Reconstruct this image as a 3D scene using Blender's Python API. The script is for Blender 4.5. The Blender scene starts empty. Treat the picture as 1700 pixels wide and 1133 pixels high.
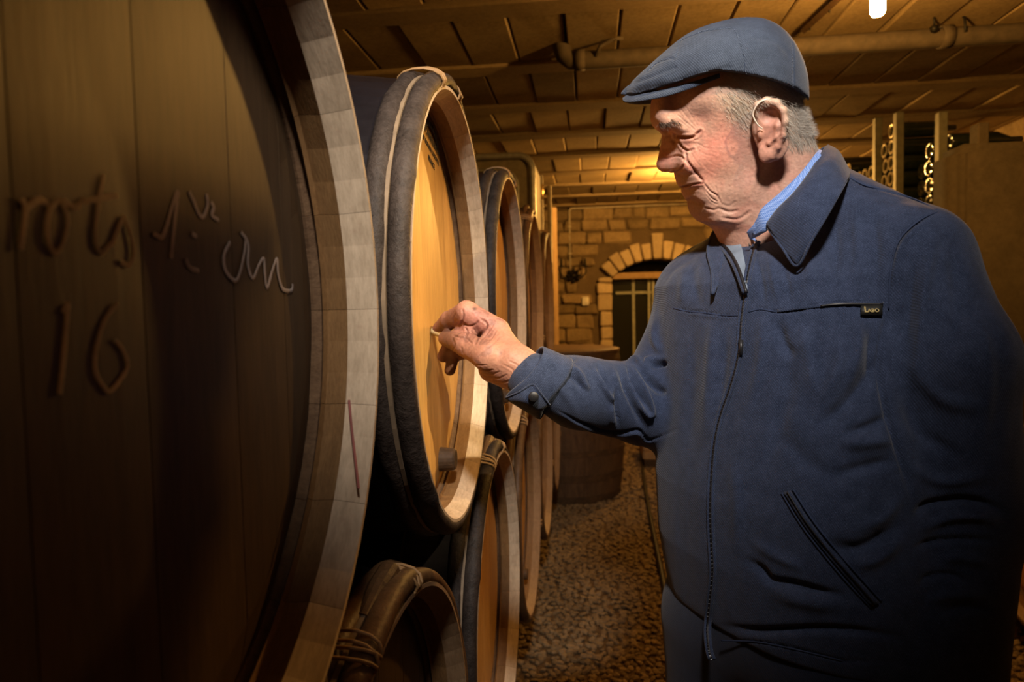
import bpy, bmesh, math, random
import numpy as np
from math import sin, cos, pi, sqrt, atan2, radians
from mathutils import Vector, Matrix, noise as mnoise

# ------------------------------------------------------------ camera
SC = bpy.context.scene
COL = SC.collection
FPX = 1133.33
EYE = Vector((0.0, 0.0, 1.15))
def _cam_axes(yaw, pitch, roll):
    a, p, q = radians(yaw), radians(pitch), radians(roll)
    f = Vector((-sin(a)*cos(p), cos(a)*cos(p), -sin(p)))
    r = Vector((cos(a), sin(a), 0)); u = r.cross(f)
    return (r*cos(q) - u*sin(q)), (u*cos(q) + r*sin(q)), f
CR, CU, CF = _cam_axes(6.86, 2.93, 1.2)
cam_data = bpy.data.cameras.new('camera'); cam = bpy.data.objects.new('camera', cam_data); COL.objects.link(cam)
cam.matrix_world = Matrix(((CR.x, CU.x, -CF.x, EYE.x), (CR.y, CU.y, -CF.y, EYE.y), (CR.z, CU.z, -CF.z, EYE.z), (0, 0, 0, 1)))
cam_data.lens = 24.0; cam_data.sensor_width = 36.0; cam_data.clip_start = 0.02
cam_data.dof.use_dof = True; cam_data.dof.focus_distance = 0.88; cam_data.dof.aperture_fstop = 6.3
SC.camera = cam
def ray(u, v):
    return (CF + CR*((u-850)/FPX) - CU*((v-566.5)/FPX))
def at_y(u, v, y): d = ray(u, v); return EYE + d*((y-EYE.y)/d.y)
def at_x(u, v, x): d = ray(u, v); return EYE + d*((x-EYE.x)/d.x)
def at_z(u, v, z): d = ray(u, v); return EYE + d*((z-EYE.z)/d.z)
def at_d(u, v, t): return EYE + ray(u, v)*t          # t = depth along the optical axis

# ------------------------------------------------------------ view, world, lights
vs = SC.view_settings
vs.view_transform = 'Standard'; vs.look = 'None'; vs.exposure = 0.0; vs.gamma = 1.0; vs.use_curve_mapping = False
SC.cycles.use_denoising = True
SC.cycles.max_bounces = 8
SC.cycles.sample_clamp_indirect = 4.0
W = bpy.data.worlds.new('world'); SC.world = W; W.use_nodes = True
W.node_tree.nodes['Background'].inputs['Color'].default_value = (0.5, 0.3, 0.15, 1)
W.node_tree.nodes['Background'].inputs['Strength'].default_value = 0.004
ORANGE = (1.0, 0.50, 0.11)
def lamp(name, kind, loc, energy, color, size=0.05, target=None, spot=None, blend=0.5):
    d = bpy.data.lights.new(name, kind); o = bpy.data.objects.new(name, d); COL.objects.link(o)
    o.location = loc; d.energy = energy; d.color = color
    if kind == 'AREA': d.size = size
    else: d.shadow_soft_size = size
    if kind == 'SPOT': d.spot_size = radians(spot); d.spot_blend = blend
    if target is not None:
        o.rotation_euler = (Vector(target)-Vector(loc)).to_track_quat('-Z', 'Y').to_euler()
    return o
BULB1 = at_y(1457, 28, 2.0)                # bottom of the hanging tube lamp behind the man
BULB2 = at_y(1150, 296, 5.25)          # the lamp further down the vault, behind his face
# photographer's softbox just above the camera, and a warm gridded lamp high on the right
lamp('flash', 'SPOT', (.09, -.10, 2.07), 130, (1.0, 0.90, 0.80), .07, target=(-.04, .90, 1.36), spot=54, blend=1)
lamp('warm_lamp', 'SPOT', (0.74, 0.0, 1.92), 185, (1.0, 0.76, 0.44), .015, target=(-.32, 1.10, 1.08), spot=23, blend=1)

# ------------------------------------------------------------ node materials
def node_mat(name, rough=.7, spec=.3):
    m = bpy.data.materials.new(name); m.use_nodes = True
    b = m.node_tree.nodes['Principled BSDF']
    b.inputs['Roughness'].default_value = rough
    b.inputs['Specular IOR Level'].default_value = spec
    return m, m.node_tree.nodes, m.node_tree.links, b
def coords(N, L, scale=(1, 1, 1), kind='Object', rot=(0, 0, 0)):
    tc = N.new('ShaderNodeTexCoord'); mp = N.new('ShaderNodeMapping')
    mp.inputs['Scale'].default_value = scale; mp.inputs['Rotation'].default_value = rot
    L.new(tc.outputs[kind], mp.inputs['Vector']); return mp.outputs['Vector']
def nz(N, L, vec, scale, detail=4, rough=.55, dist=0):
    n = N.new('ShaderNodeTexNoise'); n.inputs['Scale'].default_value = scale; n.inputs['Detail'].default_value = detail
    n.inputs['Roughness'].default_value = rough; n.inputs['Distortion'].default_value = dist
    L.new(vec, n.inputs['Vector']); return n.outputs['Fac']
def ramp(N, L, fac, stops):
    r = N.new('ShaderNodeValToRGB'); e = r.color_ramp.elements
    while len(e) < len(stops): e.new(.5)
    for k, (p, c) in enumerate(stops):
        e[k].position = p; e[k].color = (*c, 1) if len(c) == 3 else c
    L.new(fac, r.inputs['Fac']); return r.outputs['Color']
def mix(N, L, fac, a, b, mode='MIX'):
    n = N.new('ShaderNodeMix'); n.data_type = 'RGBA'; n.blend_type = mode
    def put(sock, v):
        if hasattr(v, 'is_linked') or hasattr(v, 'links'): L.new(v, sock)
        elif isinstance(v, (int, float)): sock.default_value = v
        else: sock.default_value = (*v, 1) if len(v) == 3 else v
    put(n.inputs[0], fac); put(n.inputs[6], a); put(n.inputs[7], b); return n.outputs[2]
def bump(N, L, b, h, strength=.4, dist=.002, prev=None):
    n = N.new('ShaderNodeBump'); n.inputs['Strength'].default_value = strength; n.inputs['Distance'].default_value = dist
    L.new(h, n.inputs['Height'])
    if prev is not None: L.new(prev, n.inputs['Normal'])
    L.new(n.outputs['Normal'], b.inputs['Normal']); return n.outputs['Normal']
def wood(name, lo, hi, scale=(1, 1, 1), rough=.6, stain=None, grain=18, bs=.35, vmin=.86, th=.56):
    m, N, L, b = node_mat(name, rough)
    v = coords(N, L, scale)
    oi = N.new('ShaderNodeObjectInfo')
    ad = N.new('ShaderNodeVectorMath'); ad.operation = 'ADD'; L.new(v, ad.inputs[0])
    sc = N.new('ShaderNodeVectorMath'); sc.operation = 'SCALE'; sc.inputs[0].default_value = (7.3, 5.1, 3.7); L.new(oi.outputs['Random'], sc.inputs['Scale'])
    L.new(sc.outputs[0], ad.inputs[1]); v = ad.outputs[0]
    n = nz(N, L, v, grain, 6, .6, .6)
    c = ramp(N, L, n, [(.3, lo), (.7, hi)])
    n2 = nz(N, L, v, grain*6, 3, .7)
    c = mix(N, L, .35, c, ramp(N, L, n2, [(.35, tuple(x*.7 for x in lo)), (.65, hi)]))
    if stain:
        v3 = coords(N, L, (1, 1, 1)); n3 = nz(N, L, v3, 9, 5, .6, 1.0)
        c = mix(N, L, ramp(N, L, n3, [(th, (0, 0, 0)), (th+.12, (.75, .75, .75))]), c, stain)
    hv = N.new('ShaderNodeHueSaturation'); hv.inputs['Saturation'].default_value = 1
    mr = N.new('ShaderNodeMapRange'); mr.inputs['To Min'].default_value = vmin; mr.inputs['To Max'].default_value = 1.05
    L.new(oi.outputs['Random'], mr.inputs['Value']); L.new(mr.outputs[0], hv.inputs['Value']); L.new(c, hv.inputs['Color'])
    L.new(hv.outputs[0], b.inputs['Base Color'])
    bump(N, L, b, n2, bs, .001)
    return m
def rocky(name, lo, hi, scale=14, rough=.9, bs=.8, dist=.006, fine=90):
    m, N, L, b = node_mat(name, rough, .15)
    v = coords(N, L)
    oi = N.new('ShaderNodeObjectInfo')
    n = nz(N, L, v, scale, 6, .62, .3); n2 = nz(N, L, v, fine, 4, .7)
    c = ramp(N, L, n, [(.28, lo), (.72, hi)])
    c = mix(N, L, .4, c, ramp(N, L, n2, [(.3, tuple(x*.6 for x in lo)), (.7, hi)]))
    hv = N.new('ShaderNodeHueSaturation')
    mr = N.new('ShaderNodeMapRange'); mr.inputs['To Min'].default_value = .72; mr.inputs['To Max'].default_value = 1.2
    L.new(oi.outputs['Random'], mr.inputs['Value']); L.new(mr.outputs[0], hv.inputs['Value']); L.new(c, hv.inputs['Color'])
    L.new(hv.outputs[0], b.inputs['Base Color'])
    nn = bump(N, L, b, n, bs, dist); bump(N, L, b, n2, bs, dist*.35, nn)
    return m
def plain(name, col, rough=.5, metal=0., spec=.4, var=.25, scale=30, bs=.2):
    m, N, L, b = node_mat(name, rough, spec); b.inputs['Metallic'].default_value = metal
    v = coords(N, L); n = nz(N, L, v, scale, 5, .6)
    c = ramp(N, L, n, [(.3, tuple(x*(1-var) for x in col)), (.7, tuple(min(1, x*(1+var)) for x in col))])
    L.new(c, b.inputs['Base Color']); bump(N, L, b, n, bs, .001)
    return m
def glow(name, col, strength):
    m, N, L, b = node_mat(name)
    b.inputs['Emission Color'].default_value = (*col, 1); b.inputs['Emission Strength'].default_value = strength
    b.inputs['Base Color'].default_value = (*col, 1); return m

# ------------------------------------------------------------ object helpers
def tag(o, label=None, cat=None, group=None, kind=None):
    if label: o['label'] = label
    if cat: o['category'] = cat
    if group: o['group'] = group
    if kind: o['kind'] = kind
    return o
def empty(name, loc=(0, 0, 0), rot=(0, 0, 0)):
    o = bpy.data.objects.new(name, None); o.location = loc; o.rotation_euler = rot; o.empty_display_size = .05
    COL.objects.link(o); return o
def link(name, me, parent=None, mats=None, smooth=None):
    if mats is not None and not me.materials:
        for m in (mats if isinstance(mats, (list, tuple)) else [mats]): me.materials.append(m)
    if smooth is not None and len(me.polygons): me.polygons.foreach_set('use_smooth', [smooth]*len(me.polygons))
    o = bpy.data.objects.new(name, me); COL.objects.link(o)
    if parent is not None: o.parent = parent
    return o
def mesh(name, verts, faces):
    me = bpy.data.meshes.new(name); me.from_pydata([tuple(v) for v in verts], [], [tuple(f) for f in faces]); me.update(); return me
def obj(name, verts, faces, mat, parent=None, smooth=False):
    return link(name, mesh(name, verts, faces), parent, mat, smooth)
def place(o, loc=None, rot=None, sc=None):
    if loc is not None: o.location = loc
    if rot is not None: o.rotation_euler = rot
    if sc is not None: o.scale = sc
    return o
def box_vf(x0, x1, y0, y1, z0, z1, bev=0.0, jit=0.0, rnd=random):
    """chamfered box"""
    if bev <= 0:
        v = [(x, y, z) for x in (x0, x1) for y in (y0, y1) for z in (z0, z1)]
        return v, [(0, 1, 3, 2), (4, 6, 7, 5), (0, 4, 5, 1), (2, 3, 7, 6), (0, 2, 6, 4), (1, 5, 7, 3)]
    V = []; idx = {}
    for sx in (0, 1):
        for sy in (0, 1):
            for sz in (0, 1):
                c = [(x0, x1)[sx], (y0, y1)[sy], (z0, z1)[sz]]
                d = [(1, -1)[sx], (1, -1)[sy], (1, -1)[sz]]
                j = [rnd.uniform(-jit, jit) for _ in range(3)]
                for ax in range(3):
                    p = [c[k] + j[k] + (0 if k == ax else d[k]*bev) for k in range(3)]
                    idx[(sx, sy, sz, ax)] = len(V); V.append(p)
    Fc = []
    def q(*k): Fc.append(tuple(idx[i] for i in k))
    for s in (0, 1):
        a = [(s, 0, 0, 0), (s, 0, 1, 0), (s, 1, 1, 0), (s, 1, 0, 0)]; q(*(a if s == 0 else a[::-1]))
        a = [(0, s, 0, 1), (1, s, 0, 1), (1, s, 1, 1), (0, s, 1, 1)]; q(*(a if s == 0 else a[::-1]))
        a = [(0, 0, s, 2), (0, 1, s, 2), (1, 1, s, 2), (1, 0, s, 2)]; q(*(a if s == 0 else a[::-1]))
    for a in (0, 1):
        for b in (0, 1):
            q((a, b, 0, 0), (a, b, 1, 0), (a, b, 1, 1), (a, b, 0, 1))
            q((a, 0, b, 0), (a, 1, b, 0), (a, 1, b, 2), (a, 0, b, 2))
            q((0, a, b, 1), (1, a, b, 1), (1, a, b, 2), (0, a, b, 2))
            for c in (0, 1): q((a, b, c, 0), (a, b, c, 1), (a, b, c, 2))
    return V, Fc
def fixn(me):
    bm = bmesh.new(); bm.from_mesh(me); bmesh.ops.recalc_face_normals(bm, faces=bm.faces); bm.to_mesh(me); bm.free(); return me
def box(name, x0, x1, y0, y1, z0, z1, mat, parent=None, bev=.003, jit=0):
    v, f = box_vf(x0, x1, y0, y1, z0, z1, bev, jit)
    return link(name, fixn(mesh(name, v, f)), parent, mat, False)
def tube_vf(pts, rad, seg=8, closed=False, caps=True):
    pts = [Vector(p) for p in pts]; n = len(pts)
    rad = rad if isinstance(rad, (list, tuple)) else [rad]*n
    V, Fc = [], []; up = None
    for i, p in enumerate(pts):
        if closed: t = (pts[(i+1) % n]-pts[i-1]).normalized()
        else: t = (pts[min(i+1, n-1)]-pts[max(i-1, 0)]).normalized()
        if up is None:
            up = Vector((0, 0, 1)) if abs(t.z) < .9 else Vector((1, 0, 0))
        up = (up - t*up.dot(t)).normalized(); s = t.cross(up)
        for k in range(seg):
            a = 2*pi*k/seg; V.append(p + (up*cos(a)+s*sin(a))*rad[i])
    m = n if closed else n-1
    for i in range(m):
        j = (i+1) % n
        for k in range(seg):
            l = (k+1) % seg; Fc.append((i*seg+k, i*seg+l, j*seg+l, j*seg+k))
    if caps and not closed:
        Fc.append(tuple(range(seg))[::-1]); Fc.append(tuple(range((n-1)*seg, n*seg)))
    return V, Fc
def tube(name, pts, rad, mat, parent=None, seg=8, closed=False, smooth=True):
    v, f = tube_vf(pts, rad, seg, closed); return link(name, fixn(mesh(name, v, f)), parent, mat, smooth)
def lathe_vf(prof, seg=48, axis='x', closed=False):
    """prof = [(along, radius)...]; a closed profile makes a ring"""
    V, Fc = [], []; n = len(prof)
    for k in range(seg):
        a = 2*pi*k/seg
        for (h, r) in prof:
            V.append((h, r*sin(a), r*cos(a)) if axis == 'x' else (r*cos(a), r*sin(a), h))
    m = n if closed else n-1
    for k in range(seg):
        l = (k+1) % seg
        for i in range(m):
            j = (i+1) % n; Fc.append((k*n+i, l*n+i, l*n+j, k*n+j))
    return V, Fc
def lathe(name, prof, mat, parent=None, seg=48, axis='x', closed=False, smooth=True):
    v, f = lathe_vf(prof, seg, axis, closed)
    me = mesh(name, v, f)
    bm = bmesh.new(); bm.from_mesh(me); bmesh.ops.remove_doubles(bm, verts=bm.verts, dist=1e-6)
    bmesh.ops.recalc_face_normals(bm, faces=bm.faces); bm.to_mesh(me); bm.free()
    return link(name, me, parent, mat, smooth)
def merge(lists):
    V, Fc = [], []
    for v, f in lists:
        o = len(V); V += list(v); Fc += [tuple(i+o for i in q) for q in f]
    return V, Fc
def auto_smooth(o, ang=40):
    me = o.data; me.polygons.foreach_set('use_smooth', [True]*len(me.polygons))
    bm = bmesh.new(); bm.from_mesh(me)
    for e in bm.edges:
        if len(e.link_faces) == 2 and e.calc_face_angle(0) > radians(ang): e.smooth = False
    bm.to_mesh(me); bm.free(); return o
def spline(pts, n):
    """Catmull-Rom through pts"""
    P = [Vector(p) for p in pts]; P = [P[0]*2-P[1]] + P + [P[-1]*2-P[-2]]; out = []
    m = len(P)-3
    for i in range(n):
        t = i/(n-1)*m; k = min(int(t), m-1); t -= k
        a, b, c, d = P[k:k+4]
        out.append(.5*((2*b)+(c-a)*t+(2*a-5*b+4*c-d)*t*t+(3*b-a-3*c+d)*t**3))
    return out
def copy_tree(o, parent=None):
    c = o.copy(); COL.objects.link(c); c.parent = parent
    for ch in list(o.children): copy_tree(ch, c)
    return c
# ============================================================ THE CELLAR
M = {}
M['block'] = rocky('concrete_block', (.22, .15, .075), (.46, .34, .18), 6, .92, .5, .004, 60)
M['beam'] = rocky('concrete_beam', (.24, .17, .09), (.38, .28, .16), 5, .85, .25, .002, 60)
M['mortar'] = rocky('mortar', (.10, .07, .04), (.20, .14, .08), 8, .95, .7, .006)
M['stone'] = rocky('wall_stone', (.16, .11, .06), (.36, .26, .14), 9, .95, .9, .012, 60)
M['ashlar'] = rocky('pale_stone', (.42, .31, .18), (.62, .48, .30), 9, .9, .6, .008, 60)
M['gravel'] = rocky('gravel_stone', (.10, .065, .035), (.34, .24, .13), 12, .85, .4, .003, 120)
M['earth'] = rocky('earth', (.05, .03, .015), (.14, .09, .045), 30, .95, 1, .01, 160)
M['iron'] = plain('black_iron', (.02, .018, .016), .55, .6)
M['pipe'] = plain('dusty_pipe', (.085, .065, .045), .75, 0, .3)
M['steel'] = plain('dull_steel', (.34, .32, .28), .45, .5, .5)
M['darkwood'] = wood('dark_wood', (.035, .02, .01), (.10, .055, .025), (1, 1, 1), .7)
M['palewood'] = wood('pale_wood', (.30, .18, .08), (.48, .32, .16), (4, 4, .5), .7)
M['conduit'] = plain('grey_conduit', (.42, .36, .27), .6)
M['white'] = plain('white_plastic', (.75, .70, .6), .5)
CEIL = 2.145; WALL_Y = 7.15; XL, XR, YB = -2.3, 2.45, -1.6
rnd = random.Random(7)
# floor and gravel ------------------------------------------------
floor = box('floor', XL, XR, YB, WALL_Y, -.08, 0, M['earth'], bev=0); tag(floor, kind='structure')
def pebble_vf(seed, sub=1):
    r = random.Random(seed); bm = bmesh.new(); bmesh.ops.create_icosphere(bm, subdivisions=1, radius=1)
    for v in bm.verts:
        v.co *= r.uniform(.75, 1.12); v.co.z *= .62; v.co.x *= 1.15
    V = [tuple(v.co) for v in bm.verts]; Fc = [tuple(v.index for v in f.verts) for f in bm.faces]
    bm.free(); return V, Fc
PEB = [pebble_vf(s) for s in range(8)]
PEBV = [np.array(p[0]) for p in PEB]; PEBF = [np.array(p[1]) for p in PEB]
PM = []
for v, f in PEB:
    me = mesh('stone', v, f); me.materials.append(M['gravel']); PM.append(me)
cand = []
def scatter(x0, x1, y0, y1, step):
    ny = int((y1-y0)/step); nx = int((x1-x0)/step)
    for j in range(ny):
        for i in range(nx):
            cand.append((x0+(i+rnd.random())*step, y0+(j+rnd.random())*step, rnd.uniform(.4, .72)*step))
scatter(-.28, 1.45, 1.75, 4.0, .0235); scatter(-.5, 1.45, 4.0, 7.1, .034); scatter(-.3, 1.5, -.4, 1.75, .034)
def vis(x, y):
    d = Vector((x, y, 0))-EYE; z = d.dot(CF)
    if z < .1: return None
    return 850+FPX*d.dot(CR)/z, 566.5-FPX*d.dot(CU)/z
near = []; rest = []
for c in cand:
    p = vis(c[0], c[1])
    if p and 890 < p[0] < 1135 and 850 < p[1] < 1150: near.append(c)
    else: rest.append(c)
near.sort(key=lambda c: c[1]-c[2]*30); rest += near[300:]; near = near[:300]
for (x, y, s) in near:
    o = bpy.data.objects.new('stone', PM[rnd.randrange(8)]); COL.objects.link(o); o.parent = floor
    o.location = (x, y, s*.35); o.scale = (s, s*rnd.uniform(.7, 1), s); o.rotation_euler = (rnd.uniform(-.4, .4), rnd.uniform(-.4, .4), rnd.uniform(0, 6.3))
VV, FF = [], []; off = 0
for (x, y, s) in rest:
    k = rnd.randrange(8); a = rnd.uniform(0, 6.28); ca, sa = cos(a), sin(a)
    v = PEBV[k]*s; tl = rnd.uniform(-.4, .4)
    v = v @ np.array([[ca, sa, tl], [-sa, ca, 0], [-tl, 0, 1]]) + np.array([x, y, s*.35])
    VV.append(v); FF.append(PEBF[k]+off); off += len(v)
VV = np.concatenate(VV); FF = np.concatenate(FF)
gr = obj('gravel', VV.tolist(), FF.tolist(), M['gravel'], floor); gr['kind'] = 'stuff'
# walls -----------------------------------------------------------
for nm, a in (('wall_left', (XL-.2, XL, YB, WALL_Y)), ('wall_right', (XR, XR+.2, YB, WALL_Y)), ('wall_front', (XL-.2, XR+.2, YB-.2, YB))):
    tag(box(nm, *a, -.08, CEIL+.2, M['stone'], bev=0), kind='structure')
# back wall with the arched doorway
p1 = at_y(1017, 570, WALL_Y); DX0 = p1.x; DW = .92; DX1 = DX0+DW; DCX = (DX0+DX1)/2
SPR = at_y(1020, 462, WALL_Y).z; TOP = at_y(1085, 430, WALL_Y).z
RISE = TOP-SPR; HW = DW/2; AR = (HW*HW+RISE*RISE)/(2*RISE); ACZ = TOP-AR      # arch circle
def arch_z(x, r=AR): d = r*r-(x-DCX)**2; return ACZ+sqrt(max(d, 0))
backwall_v = []; prof = [(XL, -.08), (DX0, -.08)]
prof += [(DX0, SPR)] + [(DX0+DW*i/16, arch_z(DX0+DW*i/16)) for i in range(1, 16)] + [(DX1, SPR), (DX1, -.08), (XR, -.08), (XR, CEIL+.2), (XL, CEIL+.2)]
bm = bmesh.new()
fr = [bm.verts.new((x, WALL_Y+.02, z)) for x, z in prof]; f = bm.faces.new(fr)
ext = bmesh.ops.extrude_face_region(bm, geom=[f]); bmesh.ops.translate(bm, verts=[g for g in ext['geom'] if isinstance(g, bmesh.types.BMVert)], vec=(0, .45, 0))
bmesh.ops.triangulate(bm, faces=bm.faces[:]); bmesh.ops.recalc_face_normals(bm, faces=bm.faces)
me = bpy.data.meshes.new('wall_back'); bm.to_mesh(me); bm.free()
wb = tag(link('wall_back', me, None, M['mortar'], False), kind='structure')
# coursed rubble, one object per stone in the part that shows
z = .0; others = []
while z < CEIL-.03:
    h = rnd.choice((.10, .12, .13, .15)); h = min(h, CEIL-z)
    x = XL + rnd.uniform(-.1, 0)
    while x < XR:
        w = rnd.uniform(.13, .34); cx, cz = x+w/2, z+h/2
        ok = True
        for (qx, qz) in ((x, z), (x+w, z), (x, z+h), (x+w, z+h), (cx, cz), (cx, z), (cx, z+h)):
            if DX0-.13 < qx < DX1+.13 and qz < SPR: ok = False
            if (qx-DCX)**2+(qz-ACZ)**2 < (AR+.20)**2 and qz >= SPR-.02 and qz > ACZ: ok = False
        if not ok and w > .16 and not (DX0-.13 < cx < DX1+.13): w = .13; ok = all(not (DX0-.13 < q < DX1+.13) for q in (x, x+w)) and ((x+w-DCX)**2+(z-ACZ)**2 > (AR+.2)**2)
        if ok:
            pr = rnd.uniform(.012, .035)
            v, f = box_vf(x+.006, x+w-.006, WALL_Y-pr, WALL_Y+.04, z+.006, z+h-.006, .016, .013, rnd)
            if -.55 < cx < 1.35 and z > .55:
                link('stone', fixn(mesh('stone', v, f)), wb, M['stone'], False)
            else: others.append((v, f))
        x += w
    z += h
v, f = merge(others); o = link('rubble_stones', fixn(mesh('rubble_stones', v, f)), wb, M['stone'], False); o['kind'] = 'stuff'
# voussoirs and quoins
a0 = math.asin(HW/AR); NVS = 11
for k in range(NVS):
    t0 = -a0+2*a0*k/NVS; t1 = -a0+2*a0*(k+1)/NVS; key = (k == NVS//2)
    ro = AR+(.26 if key else rnd.uniform(.15, .19)); g = .008/AR
    V = []
    for y in (WALL_Y-.05-rnd.uniform(0, .02), WALL_Y+.2):
        for (t, r) in ((t0+g, AR), (t1-g, AR), (t1-g*.4, ro), (t0+g*.4, ro)):
            V.append((DCX+r*sin(t)+rnd.uniform(-.004, .004), y, ACZ+r*cos(t)))
    bm = bmesh.new(); vv = [bm.verts.new(q) for q in V]
    for q in ((0, 1, 2, 3), (7, 6, 5, 4), (0, 4, 5, 1), (1, 5, 6, 2), (2, 6, 7, 3), (3, 7, 4, 0)): bm.faces.new([vv[i] for i in q])
    bmesh.ops.bevel(bm, geom=bm.edges[:], offset=.012, segments=1, affect='EDGES'); bmesh.ops.recalc_face_normals(bm, faces=bm.faces)
    me = bpy.data.meshes.new('arch_stone'); bm.to_mesh(me); bm.free(); link('arch_stone', me, wb, M['ashlar'], False)
for side in (0, 1):
    z = 0
    while z < SPR-.02:
        h = min(rnd.uniform(.10, .19), SPR-z+.01); w = rnd.uniform(.10, .15)
        x0, x1 = (DX0-w, DX0) if side == 0 else (DX1, DX1+w)
        link('quoin_stone', fixn(mesh('quoin_stone', *box_vf(x0, x1, WALL_Y-.05-rnd.uniform(0, .015), WALL_Y+.2, z+.005, z+h-.005, .014, .006, rnd))), wb, M['ashlar'], False); z += h
# doorway recess with its glazed metal frame
M['doordark'] = plain('dark_door', (.02, .014, .01), .7)
M['frame'] = plain('grey_green_paint', (.30, .30, .22), .5)
dr = box('door_1', DX0-.1, DX1+.1, WALL_Y+.46, WALL_Y+.50, 0, TOP+.1, M['doordark'], bev=0); tag(dr, kind='structure')
mg, N_, L_, b_ = node_mat('door_glass', .1, .5); b_.inputs['Base Color'].default_value = (.02, .02, .015, 1)
dfy = WALL_Y+.2
def bar(u0, v0, u1, v1, w, nm='frame_bar', dy=0):
    a = at_y(u0, v0, dfy+dy); b2 = at_y(u1, v1, dfy+dy)
    if abs(a.x-b2.x) < abs(a.z-b2.z): r = (a.x-w/2, a.x+w/2, min(a.z, b2.z), max(a.z, b2.z))
    else: r = (min(a.x, b2.x), max(a.x, b2.x), a.z-w/2, a.z+w/2)
    return box(nm, r[0], r[1], dfy+dy-.02, dfy+dy+.02, r[2], r[3], M['frame'], dr, .003)
bar(1051, 462, 1051, 690, .03); bar(1077, 462, 1077, 690, .03, dy=-.01); bar(1084, 462, 1084, 690, .03, dy=-.01); bar(1112, 462, 1112, 690, .03)
bar(1022, 487, 1150, 487, .03, dy=.012); 
box('lintel_board', DX0, DX1, WALL_Y+.06, WALL_Y+.16, SPR-.01, SPR+.055, M['palewood'], dr, .004)
box('glass_pane', DX0, DX1, dfy+.035, dfy+.04, .05, SPR, mg, dr, 0)
# ceiling: prestressed beams and hollow blocks --------------------
ce = box('ceiling', XL-.1, XR+.1, YB-.1, WALL_Y+.1, CEIL+.10, CEIL+.25, M['mortar'], bev=0); tag(ce, kind='structure')
ys = [2.40+.583*k for k in range(-7, 9)]; bw = .12
v, f = box_vf(XL, XR, 0, bw, CEIL, CEIL+.12, .006); bme = fixn(mesh('beam', v, f)); bme.materials.append(M['beam'])
blk = []
for s in range(4):
    v, f = box_vf(.003, .193, 0, .583-bw, 0, .09, .005, .002, rnd); m_ = fixn(mesh('ceiling_block', v, f)); m_.materials.append(M['block']); blk.append(m_)
dim = []
for k, y in enumerate(ys):
    if y-bw > WALL_Y: break
    o = bpy.data.objects.new('beam', bme); COL.objects.link(o); o.parent = ce; o.location = (0, y-bw, 0)
    xo = rnd.uniform(0, .19)
    x = XL-xo
    while x < XR:
        nm = 'ceiling_block'; p = (x, y, CEIL+.014+rnd.uniform(-.004, .006))
        if y > WALL_Y-.3: x += .197; continue
        if y < .7 or x < -1.7: dim.append((blk[0], p))
        else:
            o = bpy.data.objects.new(nm, blk[rnd.randrange(4)]); COL.objects.link(o); o.parent = ce
            o.location = p; o.rotation_euler = (rnd.uniform(-.004, .004), rnd.uniform(-.02, .02), rnd.uniform(-.006, .006))
        x += .197
V, Fc = merge([([(a.co.x+p[0], a.co.y+p[1], a.co.z+p[2]) for a in m_.vertices], [tuple(q.vertices) for q in m_.polygons]) for m_, p in dim])
o = obj('plain_blocks', V, Fc, M['block'], ce); o['kind'] = 'stuff'
# hanging pipe with elbow and valve lever
pa = at_y(932, 72, 2.72); py = pa.y; pz = CEIL-.045
pp = empty('ceiling_pipe', (pa.x, py, pz)); tag(pp, 'dusty grey drain pipe running across under the ceiling beams', 'pipe')
pts = [(0, 0, .10), (0, 0, .055), (.01, 0, .02), (.035, 0, 0), (.08, 0, -.003)] + [(.08+.18*i, 0, -.003) for i in range(1, 13)]
tube('pipe_run', pts, .034, M['pipe'], pp, 16)
for x in (.07, .52, 1.4): lathe('pipe_collar', [(x-.02, .033), (x-.02, .040), (x+.02, .040), (x+.02, .033)], M['pipe'], pp, 24, closed=True)
tube('valve_lever', [(.13, -.03, .0), (.15, -.05, .03), (.20, -.05, .055), (.235, -.05, .058)], [.008, .008, .007, .011], M['pipe'], pp, 8)
for x in (.55, 1.45): tube('pipe_bracket', [(x, -.038, .0), (x, -.03, .05), (x, 0, .085)], .005, M['iron'], pp, 6)
# a batten fixed under the blocks upper right
ga = at_z(1389, 0, CEIL-.012); gb = at_z(1335, 50, CEIL-.012)
bt = empty('ceiling_batten', ga); tag(bt, 'narrow splintered wooden batten fixed to the ceiling beside the hanging lamp', 'batten')
d = gb-ga; tube('strip', [(-d.x*.5, -d.y*.5, 0), (d.x, d.y, 0)], .014, M['darkwood'], bt, 4, smooth=False)
for t in (.2, .8): tube('nail', [(d.x*t, d.y*t, -.02), (d.x*t, d.y*t, .02)], .003, M['iron'], bt, 6)
kb = at_z(1551, 33, CEIL-.0)
hk = empty('ceiling_hook', kb); tag(hk, 'small dark knob shaped hook in the ceiling right of the lamp', 'hook')
tube('shank', [(0, 0, .02), (0, 0, -.02)], .004, M['iron'], hk); lathe('knob', [(-.045, .001), (-.04, .012), (-.025, .014), (-.018, .004)], M['iron'], hk, 16, 'z')
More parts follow.
